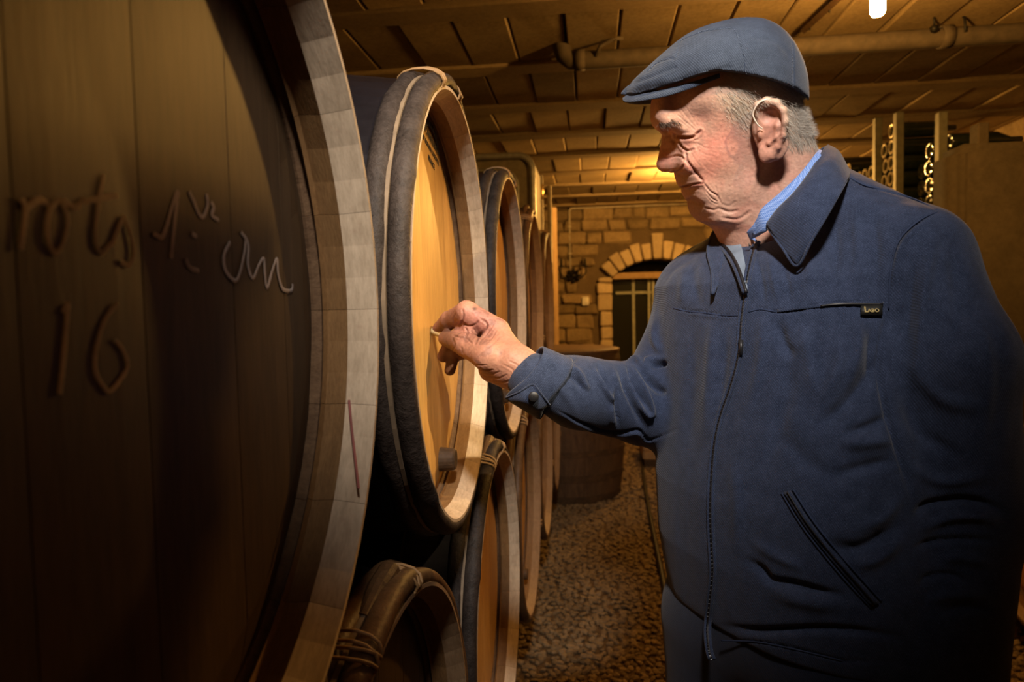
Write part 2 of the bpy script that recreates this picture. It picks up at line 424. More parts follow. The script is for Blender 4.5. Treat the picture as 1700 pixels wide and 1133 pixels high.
# lamps ------------------------------------------------------------
M['tube_glow'] = glow('lamp_glow', ORANGE, 900); M['tube_glow_far'] = glow('lamp_glow_far', ORANGE, 2300)
def hang_lamp(p, label, L=.17, gm='tube_glow'):
    e = empty('hanging_lamp', (p.x, p.y, p.z)); tag(e, label, 'lamp', 'tube lamps under the ceiling')
    lathe('glass_tube', [(0, .001), (.004, .014), (.014, .019), (L-.01, .019), (L, .016)], M[gm], e, 24, 'z')
    lathe('lamp_holder', [(L, .020), (L+.004, .024), (L+.04, .021), (L+.05, .006)], M['iron'], e, 24, 'z')
    tube('flex', [(0, 0, L+.04), (.002, 0, CEIL-p.z)], .004, M['iron'], e, 6)
    return e
L1 = hang_lamp(BULB1, 'bare glowing tube lamp hanging above and behind the man', .11)
L2 = hang_lamp(BULB2 - Vector((0, 0, .12)), 'bare glowing tube lamp farther down the cellar, behind the face', .12, 'tube_glow_far')
for l in (L1, L2):
    for c in l.children:
        if c.name.startswith('glass_tube'): c.visible_shadow = True
# wall conduit, sconce, switch ---------------------------------------
c0 = at_y(945, 347, WALL_Y-.03); c1 = at_y(945, 446, WALL_Y-.03)
cd = empty('wall_conduit', c0); tag(cd, 'thin pale cable conduit on the back stone wall above the iron sconce', 'conduit')
tube('pipe_run', [(0, 0, c1.z-c0.z), (0, 0, -.02), (.012, 0, 0), (.04, 0, .004), (1.75, 0, .012)], .011, M['conduit'], cd, 8)
for t in (.3, .75): box('clip', -.018, .018, -.016, .02, (c1.z-c0.z)*t-.008, (c1.z-c0.z)*t+.008, M['conduit'], cd, .002)
s0 = at_y(952, 458, WALL_Y-.06)
sc_ = empty('wall_sconce', s0); tag(sc_, 'black wrought iron two-armed candle sconce on the back stone wall', 'sconce')
for k in range(8):
    a = 2*pi*k/8; V, Fc = lathe_vf([(-.004, .001), (0, .03), (.004, .001)], 8, 'x')
    V = [(x*cos(a)*0+cos(a)*.055+z_*cos(a), x, sin(a)*.055+z_*sin(a)+y_*0) if False else (cos(a)*(.05+z_)-sin(a)*y_*.6, x, sin(a)*(.05+z_)+cos(a)*y_*.6) for x, y_, z_ in V]
    obj('iron_leaf', V, Fc, M['iron'], sc_, True)
lathe('boss', [(-.02, .001), (-.01, .03), (.01, .03), (.02, .001)], M['iron'], sc_, 16, 'z')
for s in (-1, 1):
    tube('arm', spline([(0, 0, -.02), (s*.07, -.05, -.03), (s*.13, -.06, .03), (s*.12, -.06, .09)], 12), .007, M['iron'], sc_, 6)
    V, Fc = lathe_vf([(.09, .001), (.09, .026), (.10, .03), (.105, .012), (.17, .010), (.175, .001)], 12, 'z')
    obj('candle_cup', [(x+s*.12, y-.06, z) for x, y, z in V], Fc, M['iron'], sc_, True)
w0 = at_y(972, 500, WALL_Y-.05)
sw = empty('switch_box', w0); tag(sw, 'small white plastic switch box on the back stone wall', 'switch box')
box('housing', -.035, .035, -.02, .05, -.045, .045, M['white'], sw, .006); box('rocker', -.015, .015, -.026, -.018, -.02, .02, M['white'], sw, .002)
# crate on the floor near the doorway and hose ----------------------
k0 = at_z(1070, 778, 0.0)
cr = empty('crate', (k0.x+.32, k0.y+.2, 0)); tag(cr, 'low wooden crate on dark runners standing on gravel before the doorway', 'crate')
for s in (-1, 1): box('runner', -.32, .32, s*.16-.03, s*.16+.03, 0, .06, M['darkwood'], cr)
for k in range(3): 
    box('side_board', -.32, .32, -.2, -.182, .06+k*.062, .118+k*.062, M['palewood'], cr); box('side_board', -.32, .32, .182, .2, .06+k*.062, .118+k*.062, M['palewood'], cr)
    for s in (-1, 1): box('end_board', s*.32-.009, s*.32+.009, -.18, .18, .06+k*.062, .118+k*.062, M['palewood'], cr)
for k in range(4): box('bottom_board', -.31, .31, -.175+k*.089, -.095+k*.089, .06, .072, M['palewood'], cr)
hp = [at_z(u, v, .022) for u, v in ((1063, 730), (1068, 790), (1078, 850), (1090, 910), (1102, 970), (1113, 1030), (1126, 1100), (1140, 1160))]
hz = tube('hose', spline(hp, 40), .011, M['iron'], None, 8); tag(hz, 'thin dark hose lying along the gravel aisle toward the crate', 'hose')
# right side: bottle racks -----------------------------------------
M['post'] = plain('grey_green_post', (.17, .155, .10), .6, .2)
M['glassb'] = plain('bottle_glass', (.012, .016, .008), .12, 0, .9, .3, 30, 0)
M['dull'] = plain('dusty_bottle_end', (.34, .27, .14), .3, .3, .7)
RX = 1.46*1.03
rk = empty('bottle_rack', (RX+.2, 3.6, 0)); tag(rk, 'grey metal post rack of stacked wine bottles at the right wall', 'rack')
posty = []
ORD = ('', 'first', 'second', 'third', 'fourth', 'fifth', 'sixth', 'seventh', 'eighth', 'ninth', 'tenth', 'eleventh', 'twelfth')
for (u, v) in ((1375, 190), (1457, 190), (1492, 187), (1563, 187)):
    q = at_x(u, v, RX); posty.append(q.y); ph = min(q.z, 2.1)
    box('post', -.2-.018, -.2+.018, q.y-3.6-.02, q.y-3.6+.02, 0, ph, M['post'], rk)
    box('post', .12, .155, q.y-3.6-.02, q.y-3.6+.02, 0, 1.6, M['post'], rk)
SH = 1.15
for zz in (.1, SH-.02):
    box('shelf', -.2, .15, posty[3]-3.6, posty[0]-3.6, zz, zz+.02, M['darkwood'], rk)
v, f = lathe_vf([(0, .001), (.012, .018), (.003, .030), (0, .036), (.004, .0385), (.19, .0385), (.225, .025), (.25, .0145), (.295, .0145), (.297, .001)], 16, 'x')
bottle_me = fixn(mesh('wine_bottle', v, f)); bottle_me.materials.append(M['glassb']); bottle_me.polygons.foreach_set('use_smooth', [True]*len(bottle_me.polygons))
v, f = lathe_vf([(-.002, .024), (-.004, .030), (-.002, .036), (.004, .034), (.006, .026)], 16, 'x', True)
ring_me = fixn(mesh('bottle_base', v, f)); ring_me.materials.append(M['dull'])
nb = 0
binlab = {0: 'dusty wine bottle with pale ring base lying in the wide bin of the metal rack',
          1: 'dusty wine bottle with pale ring base lying in the narrow bin between two posts',
          2: 'dark wine bottle lying in the shadowed bin beside the concrete tank'}
binlim = {0: (11, 9), 1: (11, 11), 2: (9, 9)}
for b in range(3):
    ya, yb = posty[b], posty[b+1]; n = int((ya-yb-.05)/.081)
    for i in range(max(n, 1)):
        y = yb+.045+i*.081
        rows = int(binlim[b][1] + (binlim[b][0]-binlim[b][1])*i/max(n-1, 1)) if b == 0 else binlim[b][0]-(i % 2)
        for r in range(rows):
            o = bpy.data.objects.new('wine_bottle', bottle_me); COL.objects.link(o)
            o.location = (RX-.02+(.06 if b == 2 else 0)+rnd.uniform(0, .012), y, SH+.0395+r*.0795)
            tag(o, '%s, %s bin, %s column from the near post, %s from top' % (('dusty wine bottle', 'ringed wine bottle', 'dark wine bottle')[b], ('wide', 'narrow', 'shadowed')[b], ORD[i+1], ORD[rows-r]), 'bottle', ('bottles in the wide bin', 'bottles in the narrow bin', 'bottles in the dark bin')[b])
            if b < 2:
                q = bpy.data.objects.new('bottle_base', ring_me); COL.objects.link(q); q.parent = o
# concrete tank
M['tank'] = rocky('tank_concrete', (.055, .042, .026), (.105, .08, .05), 5, .85, .3, .003, 50)
t0 = at_y(1592, 236, 2.66)
tk = empty('concrete_tank', (t0.x+.5, 2.77, 0)); tag(tk, 'tall pale concrete wine tank with rounded corners at the right', 'tank')
bm = bmesh.new(); bmesh.ops.create_cube(bm, size=1)
for q in bm.verts: q.co = Vector((q.co.x*1.0, q.co.y*.22, t0.z/2+q.co.z*t0.z))
bmesh.ops.bevel(bm, geom=bm.edges[:], offset=.035, segments=4, affect='EDGES'); me = bpy.data.meshes.new('shell'); bm.to_mesh(me); bm.free()
link('shell', me, tk, M['tank'], True)
pk = at_y(1626, 222, 2.77); box('riser', pk.x-tk.location.x-.02, pk.x-tk.location.x+.02, -.03, .03, t0.z-.02, t0.z+.085, M['tank'], tk, .004)
hr_ = lathe('hatch_ring', [(-.122, .12), (-.122, .15), (-.108, .15), (-.108, .12)], M['tank'], tk, 32, closed=True); hr_.rotation_euler = (0, 0, pi/2); hr_.location = (.1, 0, .55)
# steel tank behind the barrels on the left -------------------------
M['panel'] = plain('grey_panel', (.20, .16, .10), .6, .2)
q0 = at_y(886, 250, 3.63); st = empty('steel_tank', (q0.x-.55, 3.85, 0)); tag(st, 'square grey steel tank with rounded rim frame rising behind the barrel row', 'tank')
h = q0.z; xr = .55
v, f = box_vf(-.54, .54, -.20, .37, .98, h-.01, .03); link('shell', fixn(mesh('shell', v, f)), st, M['panel'], False)
def rrect(x0, x1, z0, z1, r, n=6):
    P = []
    for (cx, cz, a) in ((x1-r, z1-r, 0), (x0+r, z1-r, pi/2), (x0+r, z0+r, pi), (x1-r, z0+r, 3*pi/2)):
        for i in range(n+1): t = a+pi/2*i/n; P.append((cx+r*cos(t), cz+r*sin(t)))
    return P
tube('rim_frame', [(x, -.215, z) for x, z in rrect(-.54, .54, .98, h-.02, .08)], .018, M['steel'], st, 8, True)
tube('inner_rib', [(x, -.205, z) for x, z in rrect(-.46, .46, 1.05, h-.09, .09)], .010, M['steel'], st, 8, True)
for x in (-.5, .13):
    for y in (.06, .33): box('leg', x-.03, x+.03, y-.03, y+.03, 0, .99, M['steel'], st)
q1 = at_y(897, 292, 4.55); ps = empty('valve_stand', (q1.x, 4.55, 0)); tag(ps, 'pale upright pipe with brass valve behind the last barrels', 'pipe')
tube('riser', [(0, 0, 0), (0, 0, q1.z)], .017, M['conduit'], ps); tube('riser', [(.055, .05, 0), (.055, .05, q1.z-.06)], .014, M['conduit'], ps)
M['brass'] = plain('brass', (.5, .34, .12), .35, .8)
lathe('valve_body', [(-.05, .008), (-.05, .03), (0, .036), (.05, .03), (.05, .008)], M['brass'], ps, 16, 'z').location = (-.012, -.02, q1.z-.11)
q2 = at_y(917, 345, 5.6); p2 = tube('wooden_post', [(q2.x, 5.6, 0), (q2.x, 5.6, q2.z)], .035, M['palewood'], None, 4, smooth=False)
tag(p2, 'slim squared wooden post standing behind the barrel row near the back wall', 'post')
# ============================================================ BARRELS
M['oak_head'] = wood('oak_head', (.42, .21, .05), (.60, .33, .09), (3, 3, .35), .5, None, 10, .25)
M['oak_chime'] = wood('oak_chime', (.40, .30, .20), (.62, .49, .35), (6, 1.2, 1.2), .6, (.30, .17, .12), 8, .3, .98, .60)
M['oak_body'] = wood('oak_body', (.10, .055, .03), (.20, .12, .065), (.6, 3, 3), .55)
M['oak_old'] = wood('oak_old', (.05, .027, .015), (.12, .07, .035), (.6, 3, 3), .65)
M['bark'] = rocky('hoop_bark', (.011, .008, .0065), (.060, .045, .038), 26, .55, .9, .004, 160)
M['bark_brown'] = rocky('hoop_bark_brown', (.055, .028, .012), (.15, .08, .036), 26, .45, .6, .003, 160)
M['pale_hoop'] = plain('split_hoop', (.17, .12, .075), .7)
M['band'] = plain('black_band', (.012, .010, .012), .28, .2, .6)
M['galv'] = plain('galvanised_band', (.30, .29, .26), .35, .85, .5)
M['ink'] = plain('black_ink', (.015, .012, .01), .8)
M['chalk'] = plain('chalk_mark', (.40, .33, .29), .95)
M['wicker'] = plain('willow_tie', (.30, .17, .07), .6)
BL, RC, RB, RH, NST = .435, .315, .349, .0, 22        # half length, chime radius, belly radius
def rad_at(x): return RC + (RB-RC)*(1-(x/BL)**2)
def stave_mesh(name, mats):
    """one stave: profile swept over a small angle; chime end bevelled, croze cut"""
    xs = [-BL, -BL+.04, -.3, -.15, 0, .15, .3, BL-.055, BL-.050, BL-.046, BL-.044, BL-.024, BL]
    outer = [(x, rad_at(x)) for x in xs]; inner = []
    for x in xs:
        t = .026
        if x > BL-.045: t = .0045 if x > BL-.01 else .020
        if abs(x-(BL-.050)) < .003: t = .020
        inner.append((x, rad_at(x)-t))
    loop = outer + inner[::-1]; n = len(loop); da = 2*pi/NST; gap = .00018/RC; K = 3
    V, Fc = [], []
    for k in range(K+1):
        a = -da/2+gap + (da-2*gap)*k/K
        for (x, r) in loop: V.append((x, r*sin(a), r*cos(a)))
    for k in range(K):
        for i in range(n):
            j = (i+1) % n; Fc.append((k*n+i, (k+1)*n+i, (k+1)*n+j, k*n+j))
    m = len(xs)
    for kk in (0, K):
        for i in range(m-1):
            a, b, c, d = i, i+1, n-2-i, n-1-i
            Fc.append(tuple(kk*n+q for q in ((a, b, c, d) if kk == 0 else (d, c, b, a))))
    me = fixn(mesh(name, V, Fc))
    for q in mats: me.materials.append(q)
    for p in me.polygons:
        r = sqrt(p.center.y**2+p.center.z**2)
        p.material_index = 1 if (p.center.x > BL-.046 and (r < rad_at(p.center.x)-.004 )) or p.center.x > BL-.0005 else 0
        if p.material_index == 1 and p.center.x < BL-.025 and len(me.materials) > 2: p.material_index = 2
        p.use_smooth = False
    return me
M['oak_croze'] = wood('oak_croze', (.17, .09, .035), (.27, .15, .06), (6, 1.2, 1.2), .6)
STAVE = stave_mesh('stave', [M['oak_body'], M['oak_chime'], M['oak_croze']])
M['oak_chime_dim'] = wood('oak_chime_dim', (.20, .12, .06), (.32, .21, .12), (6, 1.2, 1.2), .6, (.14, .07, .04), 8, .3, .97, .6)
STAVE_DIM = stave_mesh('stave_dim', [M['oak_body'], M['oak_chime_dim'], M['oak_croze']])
STAVE_OLD = stave_mesh('stave_old', [M['oak_old'], M['oak_old']])
HR = rad_at(BL-.05)-.0225        # radius of the head
HX = BL-.050                      # plane of the head
def head_boards(mat, edges, x=HX, flip=1):
    out = []
    for a, b in zip(edges[:-1], edges[1:]):
        y0, y1 = a*HR+.0005, b*HR-.0005; V, Fc = [], []; ns, nt = 5, 18
        for layer in (0, 1):
            for i in range(ns):
                y = y0+(y1-y0)*i/(ns-1); yy = max(-.997*HR, min(.997*HR, y)); hz = sqrt(HR*HR-yy*yy)
                for j in range(nt):
                    s = -cos(pi*j/(nt-1)); zz = s*hz; rr = sqrt(yy*yy+zz*zz)
                    bev = max(0, rr-(HR-.030))/.030*.008
                    e = .0005 if i in (0, ns-1) else 0
                    V.append((x+flip*(-bev-e if layer == 0 else -.020), yy, zz))
        for layer in (0, 1):
            o = layer*ns*nt
            for i in range(ns-1):
                for j in range(nt-1):
                    q = (o+i*nt+j, o+(i+1)*nt+j, o+(i+1)*nt+j+1, o+i*nt+j+1); Fc.append(q)
        n0 = ns*nt
        per = [i*nt for i in range(ns)] + [(ns-1)*nt+j for j in range(1, nt)] + [i*nt+nt-1 for i in range(ns-2, -1, -1)] + [j for j in range(nt-2, 0, -1)]
        for i in range(len(per)):
            a_, b_ = per[i], per[(i+1) % len(per)]; Fc.append((a_, b_, n0+b_, n0+a_))
        me = fixn(mesh('head_board', V, Fc)); me.materials.append(mat); out.append(me)
    return out
EDG = [-1, -.70, -.42, -.10, .18, .50, .76, 1]
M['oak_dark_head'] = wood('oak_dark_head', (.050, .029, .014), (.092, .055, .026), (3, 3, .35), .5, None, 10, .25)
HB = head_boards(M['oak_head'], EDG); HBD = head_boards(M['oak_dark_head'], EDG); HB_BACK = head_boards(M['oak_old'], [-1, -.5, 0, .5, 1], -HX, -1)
def hoop_mesh(name, x0, x1, th, mat, lift=.0005):
    P = [(x0, rad_at(x0)+lift), (x0, rad_at(x0)+lift+th), ((x0+x1)/2, rad_at((x0+x1)/2)+lift+th), (x1, rad_at(x1)+lift+th), (x1, rad_at(x1)+lift)]
    v, f = lathe_vf(P, 72, 'x', True); me = fixn(mesh(name, v, f)); me.materials.append(mat); return me
BAND = [hoop_mesh('metal_hoop', a, b, .0022, M['band']) for a, b in ((.305, .385), (.215, .300), (.10, .145), (-.145, -.10), (-.345, -.26))]
BANDG = [hoop_mesh('metal_hoop', a, b, .0022, M['galv']) for a, b in ((BL-.050, BL-.006), (.24, .28), (.10, .14), (-.14, -.10), (-.28, -.24), (-BL+.006, -BL+.05))]
def bark_hoop(seed, xc, rc, rm, mat, seg=120, start=0):
    """a split chestnut hoop, thick, knotty, the ends overlapping"""
    r = random.Random(seed); V, Fc = [], []; n = 12
    kn = [(r.uniform(0, 2*pi), r.uniform(.001, .0025)) for _ in range(9)]
    for k in range(seg):
        a = 2*pi*k/seg; extra = 0
        for (ka, kh) in kn:
            d = (a-ka+pi) % (2*pi)-pi; extra += kh*math.exp(-(d/.035)**2)
        d = (a-start+pi) % (2*pi)-pi; lap = math.exp(-(d/.16)**4)
        rr = rm*(1+.05*sin(3*a+seed)+.03*sin(11*a+seed*2))+extra
        for i in range(n):
            t = 2*pi*i/n
            w = mnoise.noise(Vector((cos(a)*9, sin(a)*9, t*1.2+seed)))*.0011
            px = (rr*1.12+w)*cos(t); pr = (rr+w)*sin(t); pr = max(pr, -rr*.55)
            V.append((xc+px, (rc+pr+lap*.006)*sin(a), (rc+pr+lap*.006)*cos(a)))
    for k in range(seg):
        l = (k+1) % seg
        for i in range(n): j = (i+1) % n; Fc.append((k*n+i, l*n+i, l*n+j, k*n+j))
    me = fixn(mesh('wooden_hoop', V, Fc)); me.materials.append(mat); me.polygons.foreach_set('use_smooth', [True]*len(me.polygons)); return me
HOOPS = {}
for key, mt in (('dark', M['bark']), ('brown', M['bark_brown'])):
    HOOPS[key] = [bark_hoop(3, BL-.0125, RC+.005, .0118, mt, start=.0), bark_hoop(5, BL-.0400, RC+.008, .0122, mt, start=.12)]
v, f = lathe_vf([(BL-.0285, RC+.003), (BL-.0285, RC+.0145), (BL-.0240, RC+.014), (BL-.0240, RC+.002)], 72, 'x', True)
SLAT = fixn(mesh('split_hoop', v, f)); SLAT.materials.append(M['pale_hoop'])
def tie_mesh():
    parts = []
    for k in range(4):
        P = []
        for i in range(14):
            t = 2*pi*i/14; P.append((BL-.027+.031*cos(t), (k-1.5)*.0060+.012*sin(t)*(1 if k % 2 else -1)*.6, RC+.007+.0165*sin(t)))
        parts.append(tube_vf(P, .0018, 6, True))
    V, Fc = merge(parts); me = fixn(mesh('willow_tie', V, Fc)); me.materials.append(M['wicker']); me.polygons.foreach_set('use_smooth', [True]*len(me.polygons)); return me
TIE = tie_mesh()
def lap_end():
    V, Fc = tube_vf([(BL-.028, -.06, RC+.002), (BL-.027, -.015, RC+.016), (BL-.026, .020, RC+.022)], [.009, .012, .0125], 12)
    me = fixn(mesh('hoop_end', V, Fc)); me.materials.append(M['bark_brown']); return me
LAPE = lap_end()
V, Fc = lathe_vf([(HX-.004, .020), (HX+.022, .0175), (HX+.025, .015), (HX+.025, .001)], 20, 'x'); BUNG = fixn(mesh('bung', V, Fc)); BUNG.materials.append(M['darkwood'])
def barrel(label, loc, roll=0., style='dark', yaw=0, bung=True, group=None):
    """loc = centre of the barrel; the axis lies along x, head towards +x"""
    e = empty('wine_barrel', (loc[0], loc[1], loc[2]-RB)); tag(e, label, 'barrel', group)
    e.rotation_euler = (0, 0, yaw)
    dk = style == 'browndark'; style = 'brown' if dk else style  # browndark: dark head boards, shade put into the colour of the bottom barrel
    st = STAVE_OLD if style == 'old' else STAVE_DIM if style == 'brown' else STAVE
    def add(nm, me, rx=0):
        o = bpy.data.objects.new(nm, me); COL.objects.link(o); o.parent = e; o.location = (0, 0, RB); o.rotation_euler = (rx+roll, 0, 0); return o
    for k in range(NST): add('stave', st, 2*pi*k/NST)
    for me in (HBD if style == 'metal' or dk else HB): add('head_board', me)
    for me in HB_BACK: add('head_board', me)
    if style == 'metal':
        for me in BANDG: add('metal_hoop', me)
    else:
        key = 'brown' if style in ('brown', 'old') else 'dark'
        for me in HOOPS[key]: add('wooden_hoop', me)
        add('split_hoop', SLAT)
        for me in BAND: add('metal_hoop', me)
        for a in ((-.12, .30) if style == 'dark' else (-.10, .34, 4.1)): add('willow_tie', TIE, a)
        add('hoop_end', LAPE)
    if bung:
        b = add('bung', BUNG); b.location = (0, 0, RB); b.rotation_euler = (roll, 0, 0)
    return e
XC = -.198-BL      # centres of the left row
CZ = 1.15
spec = [
 ('u', .300, 0.0, 'metal', 'large pale oak barrel with chalk writing on its dark head, nearest the camera'),
 ('u', 1.008, .06, 'dark', 'oak barrel with stamped cooper lettering that the man is touching'),
 ('u', 1.700, -.1, 'dark', 'oak barrel right behind the one the man touches, in the upper row'),
 ('u', 2.400, .2, 'brown', 'third bark-hooped oak barrel of the upper row, seen edge-on before the last'),
 ('u', 3.110, -.15, 'brown', 'last oak barrel of the upper row, nearest the arched doorway'),
 ('l', -.050, .1, 'brown', 'lower oak barrel under the chalked barrel, beside the camera'),
 ('l', .655, -.05, 'browndark', 'lower oak barrel with thick brown bark hoops at the bottom of the picture'),
 ('l', 1.365, -.03, 'dark', 'lower oak barrel with a tied willow hoop lap, below the hand of the man'),
 ('l', 2.055, .15, 'brown', 'third lower oak barrel, showing a narrow pale head under the sleeve of the man'),
 ('l', 2.760, .3, 'brown', 'fourth lower oak barrel with its rim just clear of the gravel'),
 ('l', 3.460, .3, 'brown', 'last lower oak barrel beside the upright old barrel'),
]
BAR = []
for (tier, y, roll, style, lab) in spec:
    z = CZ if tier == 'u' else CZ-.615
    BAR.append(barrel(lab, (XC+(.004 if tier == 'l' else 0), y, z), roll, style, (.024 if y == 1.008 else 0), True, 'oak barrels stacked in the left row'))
# bung of the near barrels sits low on the head
V, Fc = None, None
for k, b in enumerate(BAR):
    for c in b.children:
        if c.name.startswith('bung'):
            c.rotation_euler = (0, 0, 0); c.location = (0, .06, RB-.235)
            if k == 0: c.location = (0, -.06, RB-.235)
            if k == 1:
                q = at_x(731, 765, XC+HX); c.location = (0, q.y-b.location.y, q.z-b.location.z)
# lettering burnt on the head of the second barrel
M_txt = M['ink']
def text_mesh(s, size, shear=0):
    cu = bpy.data.curves.new('t', 'FONT'); cu.body = s; cu.size = size; cu.align_x = 'CENTER'; cu.align_y = 'CENTER'; cu.resolution_u = 2; cu.extrude = .00025; cu.offset = size*.012
    o = bpy.data.objects.new('t', cu); COL.objects.link(o); dg = bpy.context.evaluated_depsgraph_get(); dg.update()
    me = bpy.data.meshes.new_from_object(o.evaluated_get(dg)); bpy.data.objects.remove(o); return me
def on_head(s, size, ang=None, rr=None, cy=0, cz=0, rot=0):
    me = text_mesh(s, size); out = []
    for v in me.vertices:
        x, y, z = v.co
        if ang is None: yy, zz = x, y
        else:
            t = x/rr; r = rr+y; yy, zz = r*sin(t), r*cos(t)
        yr = yy*cos(rot)+zz*sin(rot); zr = -yy*sin(rot)+zz*cos(rot)
        v.co = (HX+.0006+z, cy+yr, cz+zr)
    return [tuple(v.co) for v in me.vertices], [tuple(p.vertices) for p in me.polygons]
stampc = at_x(714, 240, XC+HX)
b2 = BAR[1]; cy, cz = stampc.y-b2.location.y, stampc.z-b2.location.z
parts = [on_head('FRANCOIS FRERES', .0150, 1, .072, cy, cz-.040, .15), on_head('TONNELLERIE', .0145, None, None, cy+.001, cz+.010, .15),
         on_head("ST ROMAIN COTE D'OR", .0108, None, None, cy+.001, cz-.008, .15), on_head('FRANCE', .0125, None, None, cy, cz-.026, .15)]
V, Fc = merge(parts); obj('stamped_lettering', V, Fc, M['ink'], b2)
# chalk handwriting on the nearest barrel head, stroke by stroke
b1 = BAR[0]
def chalk_stroke(pts, w=.0019, dens=1):
    P = [at_x(u, v, XC+HX+.0006) for u, v in pts]; P = spline(P, max(6, len(P)*6))
    V, Fc = [], []
    for i, p in enumerate(P):
        t = (P[min(i+1, len(P)-1)]-P[max(i-1, 0)]); t.x = 0
        if t.length < 1e-6: t = Vector((0, 1, 0))
        t.normalize(); n = Vector((0, -t.z, t.y)); ww = w*(.7+.5*abs(mnoise.noise(Vector((i*.7, w, u if False else 1.3)))))
        for s, xx in ((-1, 0), (0, .0005), (1, 0)): q = p+n*s*ww-b1.location; V.append((q.x+xx, q.y, q.z))
    for i in range(len(P)-1):
        for s in (0, 1): Fc.append((i*3+s, i*3+s+1, (i+1)*3+s+1, (i+1)*3+s))
    return V, Fc
strokes = [
 [(35, 330), (42, 345), (38, 385), (34, 415)], [(40, 350), (62, 333), (80, 338)],
 [(100, 330), (82, 350), (78, 390), (90, 420), (104, 405), (112, 365), (104, 335), (125, 345), (140, 330)],
 [(172, 290), (163, 340), (158, 395), (168, 420), (185, 405)], [(140, 335), (175, 328), (195, 325)],
 [(205, 360), (215, 385), (222, 420), (214, 440), (200, 435)], [(185, 410), (200, 370), (208, 360)],
 [(254, 388), (268, 394), (276, 378), (290, 330), (296, 318)], [(296, 318), (290, 370), (284, 430)],
 [(314, 318), (322, 335), (330, 355), (338, 360), (345, 340), (343, 322)], [(350, 335), (355, 345), (352, 358), (363, 366)],
 [(318, 388), (326, 393)], [(308, 430), (316, 445), (330, 450)],
 [(382, 402), (372, 425), (375, 450), (390, 466), (398, 455), (406, 420), (408, 400)],
 [(400, 385), (412, 405), (412, 440), (420, 462), (430, 440), (438, 430), (440, 455), (444, 478), (452, 450), (460, 430), (462, 455), (470, 480), (484, 482), (486, 472)],
 [(113, 505), (108, 560), (103, 620), (99, 655)], [(104, 520), (113, 503)],
 [(195, 503), (175, 530), (160, 575), (158, 615), (170, 640), (182, 650), (200, 630), (212, 608), (203, 580), (190, 565)],
]
V, Fc = merge([chalk_stroke(s) for s in strokes]); o = obj('chalk_writing', V, Fc, M['chalk'], b1, True); o['label'] = 'white handwritten chalk vintage marks'
M['redline'] = plain('red_crayon', (.30, .10, .09), .9)
P = []
for (u, v) in ((580, 665), (584, 710), (590, 760), (596, 812)):
    # the far chime's inner face: intersect with its cylinder
    d = ray(u, v); best = None
    for i in range(400):
        t = .5+i*.0005; q = EYE+d*t
        if sqrt((q.y-.3)**2+(q.z-CZ)**2) >= RC-.0165: best = q; break
    if best: P.append(best-Vector((0, (best.y-.3), (best.z-CZ))).normalized()*.0008)
if len(P) > 2: V, Fc = tube_vf([p-b1.location for p in P], .0012, 6); obj('red_mark', V, Fc, M['redline'], b1)
# skids ------------------------------------------------------------
for (x, lab) in ((XC+.27, 'squared dark timber skid under the barrel row, on the aisle side'), (XC-.27, 'squared dark timber skid under the barrel row, on the wall side')):
    o = box('timber_skid', x-.06, x+.06, -.6, 3.9, 0, CZ-.615-rad_at(.27)-.003, M['darkwood'], None, .006); tag(o, lab, 'beam', 'skids under the barrels')
# the upright old barrel at the end of the row
ub = empty('upright_barrel', (-.17, 4.18, 0)); tag(ub, 'dark old barrel standing upright on the gravel at the end of the row', 'barrel')
NB = 20
def upright():
    def add(nm, me, rz=0):
        o = bpy.data.objects.new(nm, me); COL.objects.link(o); o.parent = ub; o.location = (0, 0, BL); o.rotation_euler = (rz, -pi/2, 0); return o
    for k in range(NST):
        o = bpy.data.objects.new('stave', STAVE_OLD); COL.objects.link(o); o.parent = ub; o.location = (0, 0, BL)
        o.rotation_mode = 'QUATERNION'; o.rotation_quaternion = Matrix.Rotation(2*pi*k/NST, 4, 'Z').to_quaternion() @ Matrix.Rotation(-pi/2, 4, 'Y').to_quaternion()
    for me in head_boards(M['oak_old'], EDG): add('head_board', me)
    for a, b in ((BL-.045, BL-.01), (.26, .30), (.12, .15), (-.15, -.12), (-.30, -.26), (-BL+.01, -BL+.05)): add('metal_hoop', hoop_mesh('metal_hoop', a, b, .003, M['darkwood']))
upright()
# wooden lid boards lying on it
ld = empty('barrel_lid', (-.17, 4.18, BL*2)); tag(ld, 'round wooden lid lying on the upright old barrel', 'lid')
for i, me in enumerate(head_boards(M['oak_body'], [-1, -.4, .2, 1])):
    o = bpy.data.objects.new('lid_board', me); COL.objects.link(o); o.parent = ld; o.rotation_mode = 'QUATERNION'
    o.rotation_quaternion = Matrix.Rotation(-pi/2, 4, 'Y').to_quaternion(); o.location = (0, 0, -HX+.022); o.scale = (1, 1.08, 1.08)
# right side barrels, heads toward the aisle
def rbarrel(lab, x, y, z):
    e = barrel(lab, (x+BL, y, z), .4, 'brown', pi, True, 'barrels at the right edge'); return e
rbarrel('dark barrel with an orange-lit head at the right edge, upper one', 1.34, 1.90, 1.02)
rbarrel('dark barrel at the right edge, lower one nearer the camera', 1.35, 1.55, 1.02-.606)
rbarrel('dark barrel at the right edge, lower one next to the concrete tank', 1.35, 2.25, 1.02-.606)
for x, w in ((1.55, 'aisle'), (2.0, 'wall')): tag(box('timber_skid', x-.05, x+.05, 1.2, 2.58, 0, 1.02-.606-.338, M['darkwood'], None, .004), 'short dark timber skid under the right hand barrels, on the %s side' % w, 'beam', 'skids under the right barrels')
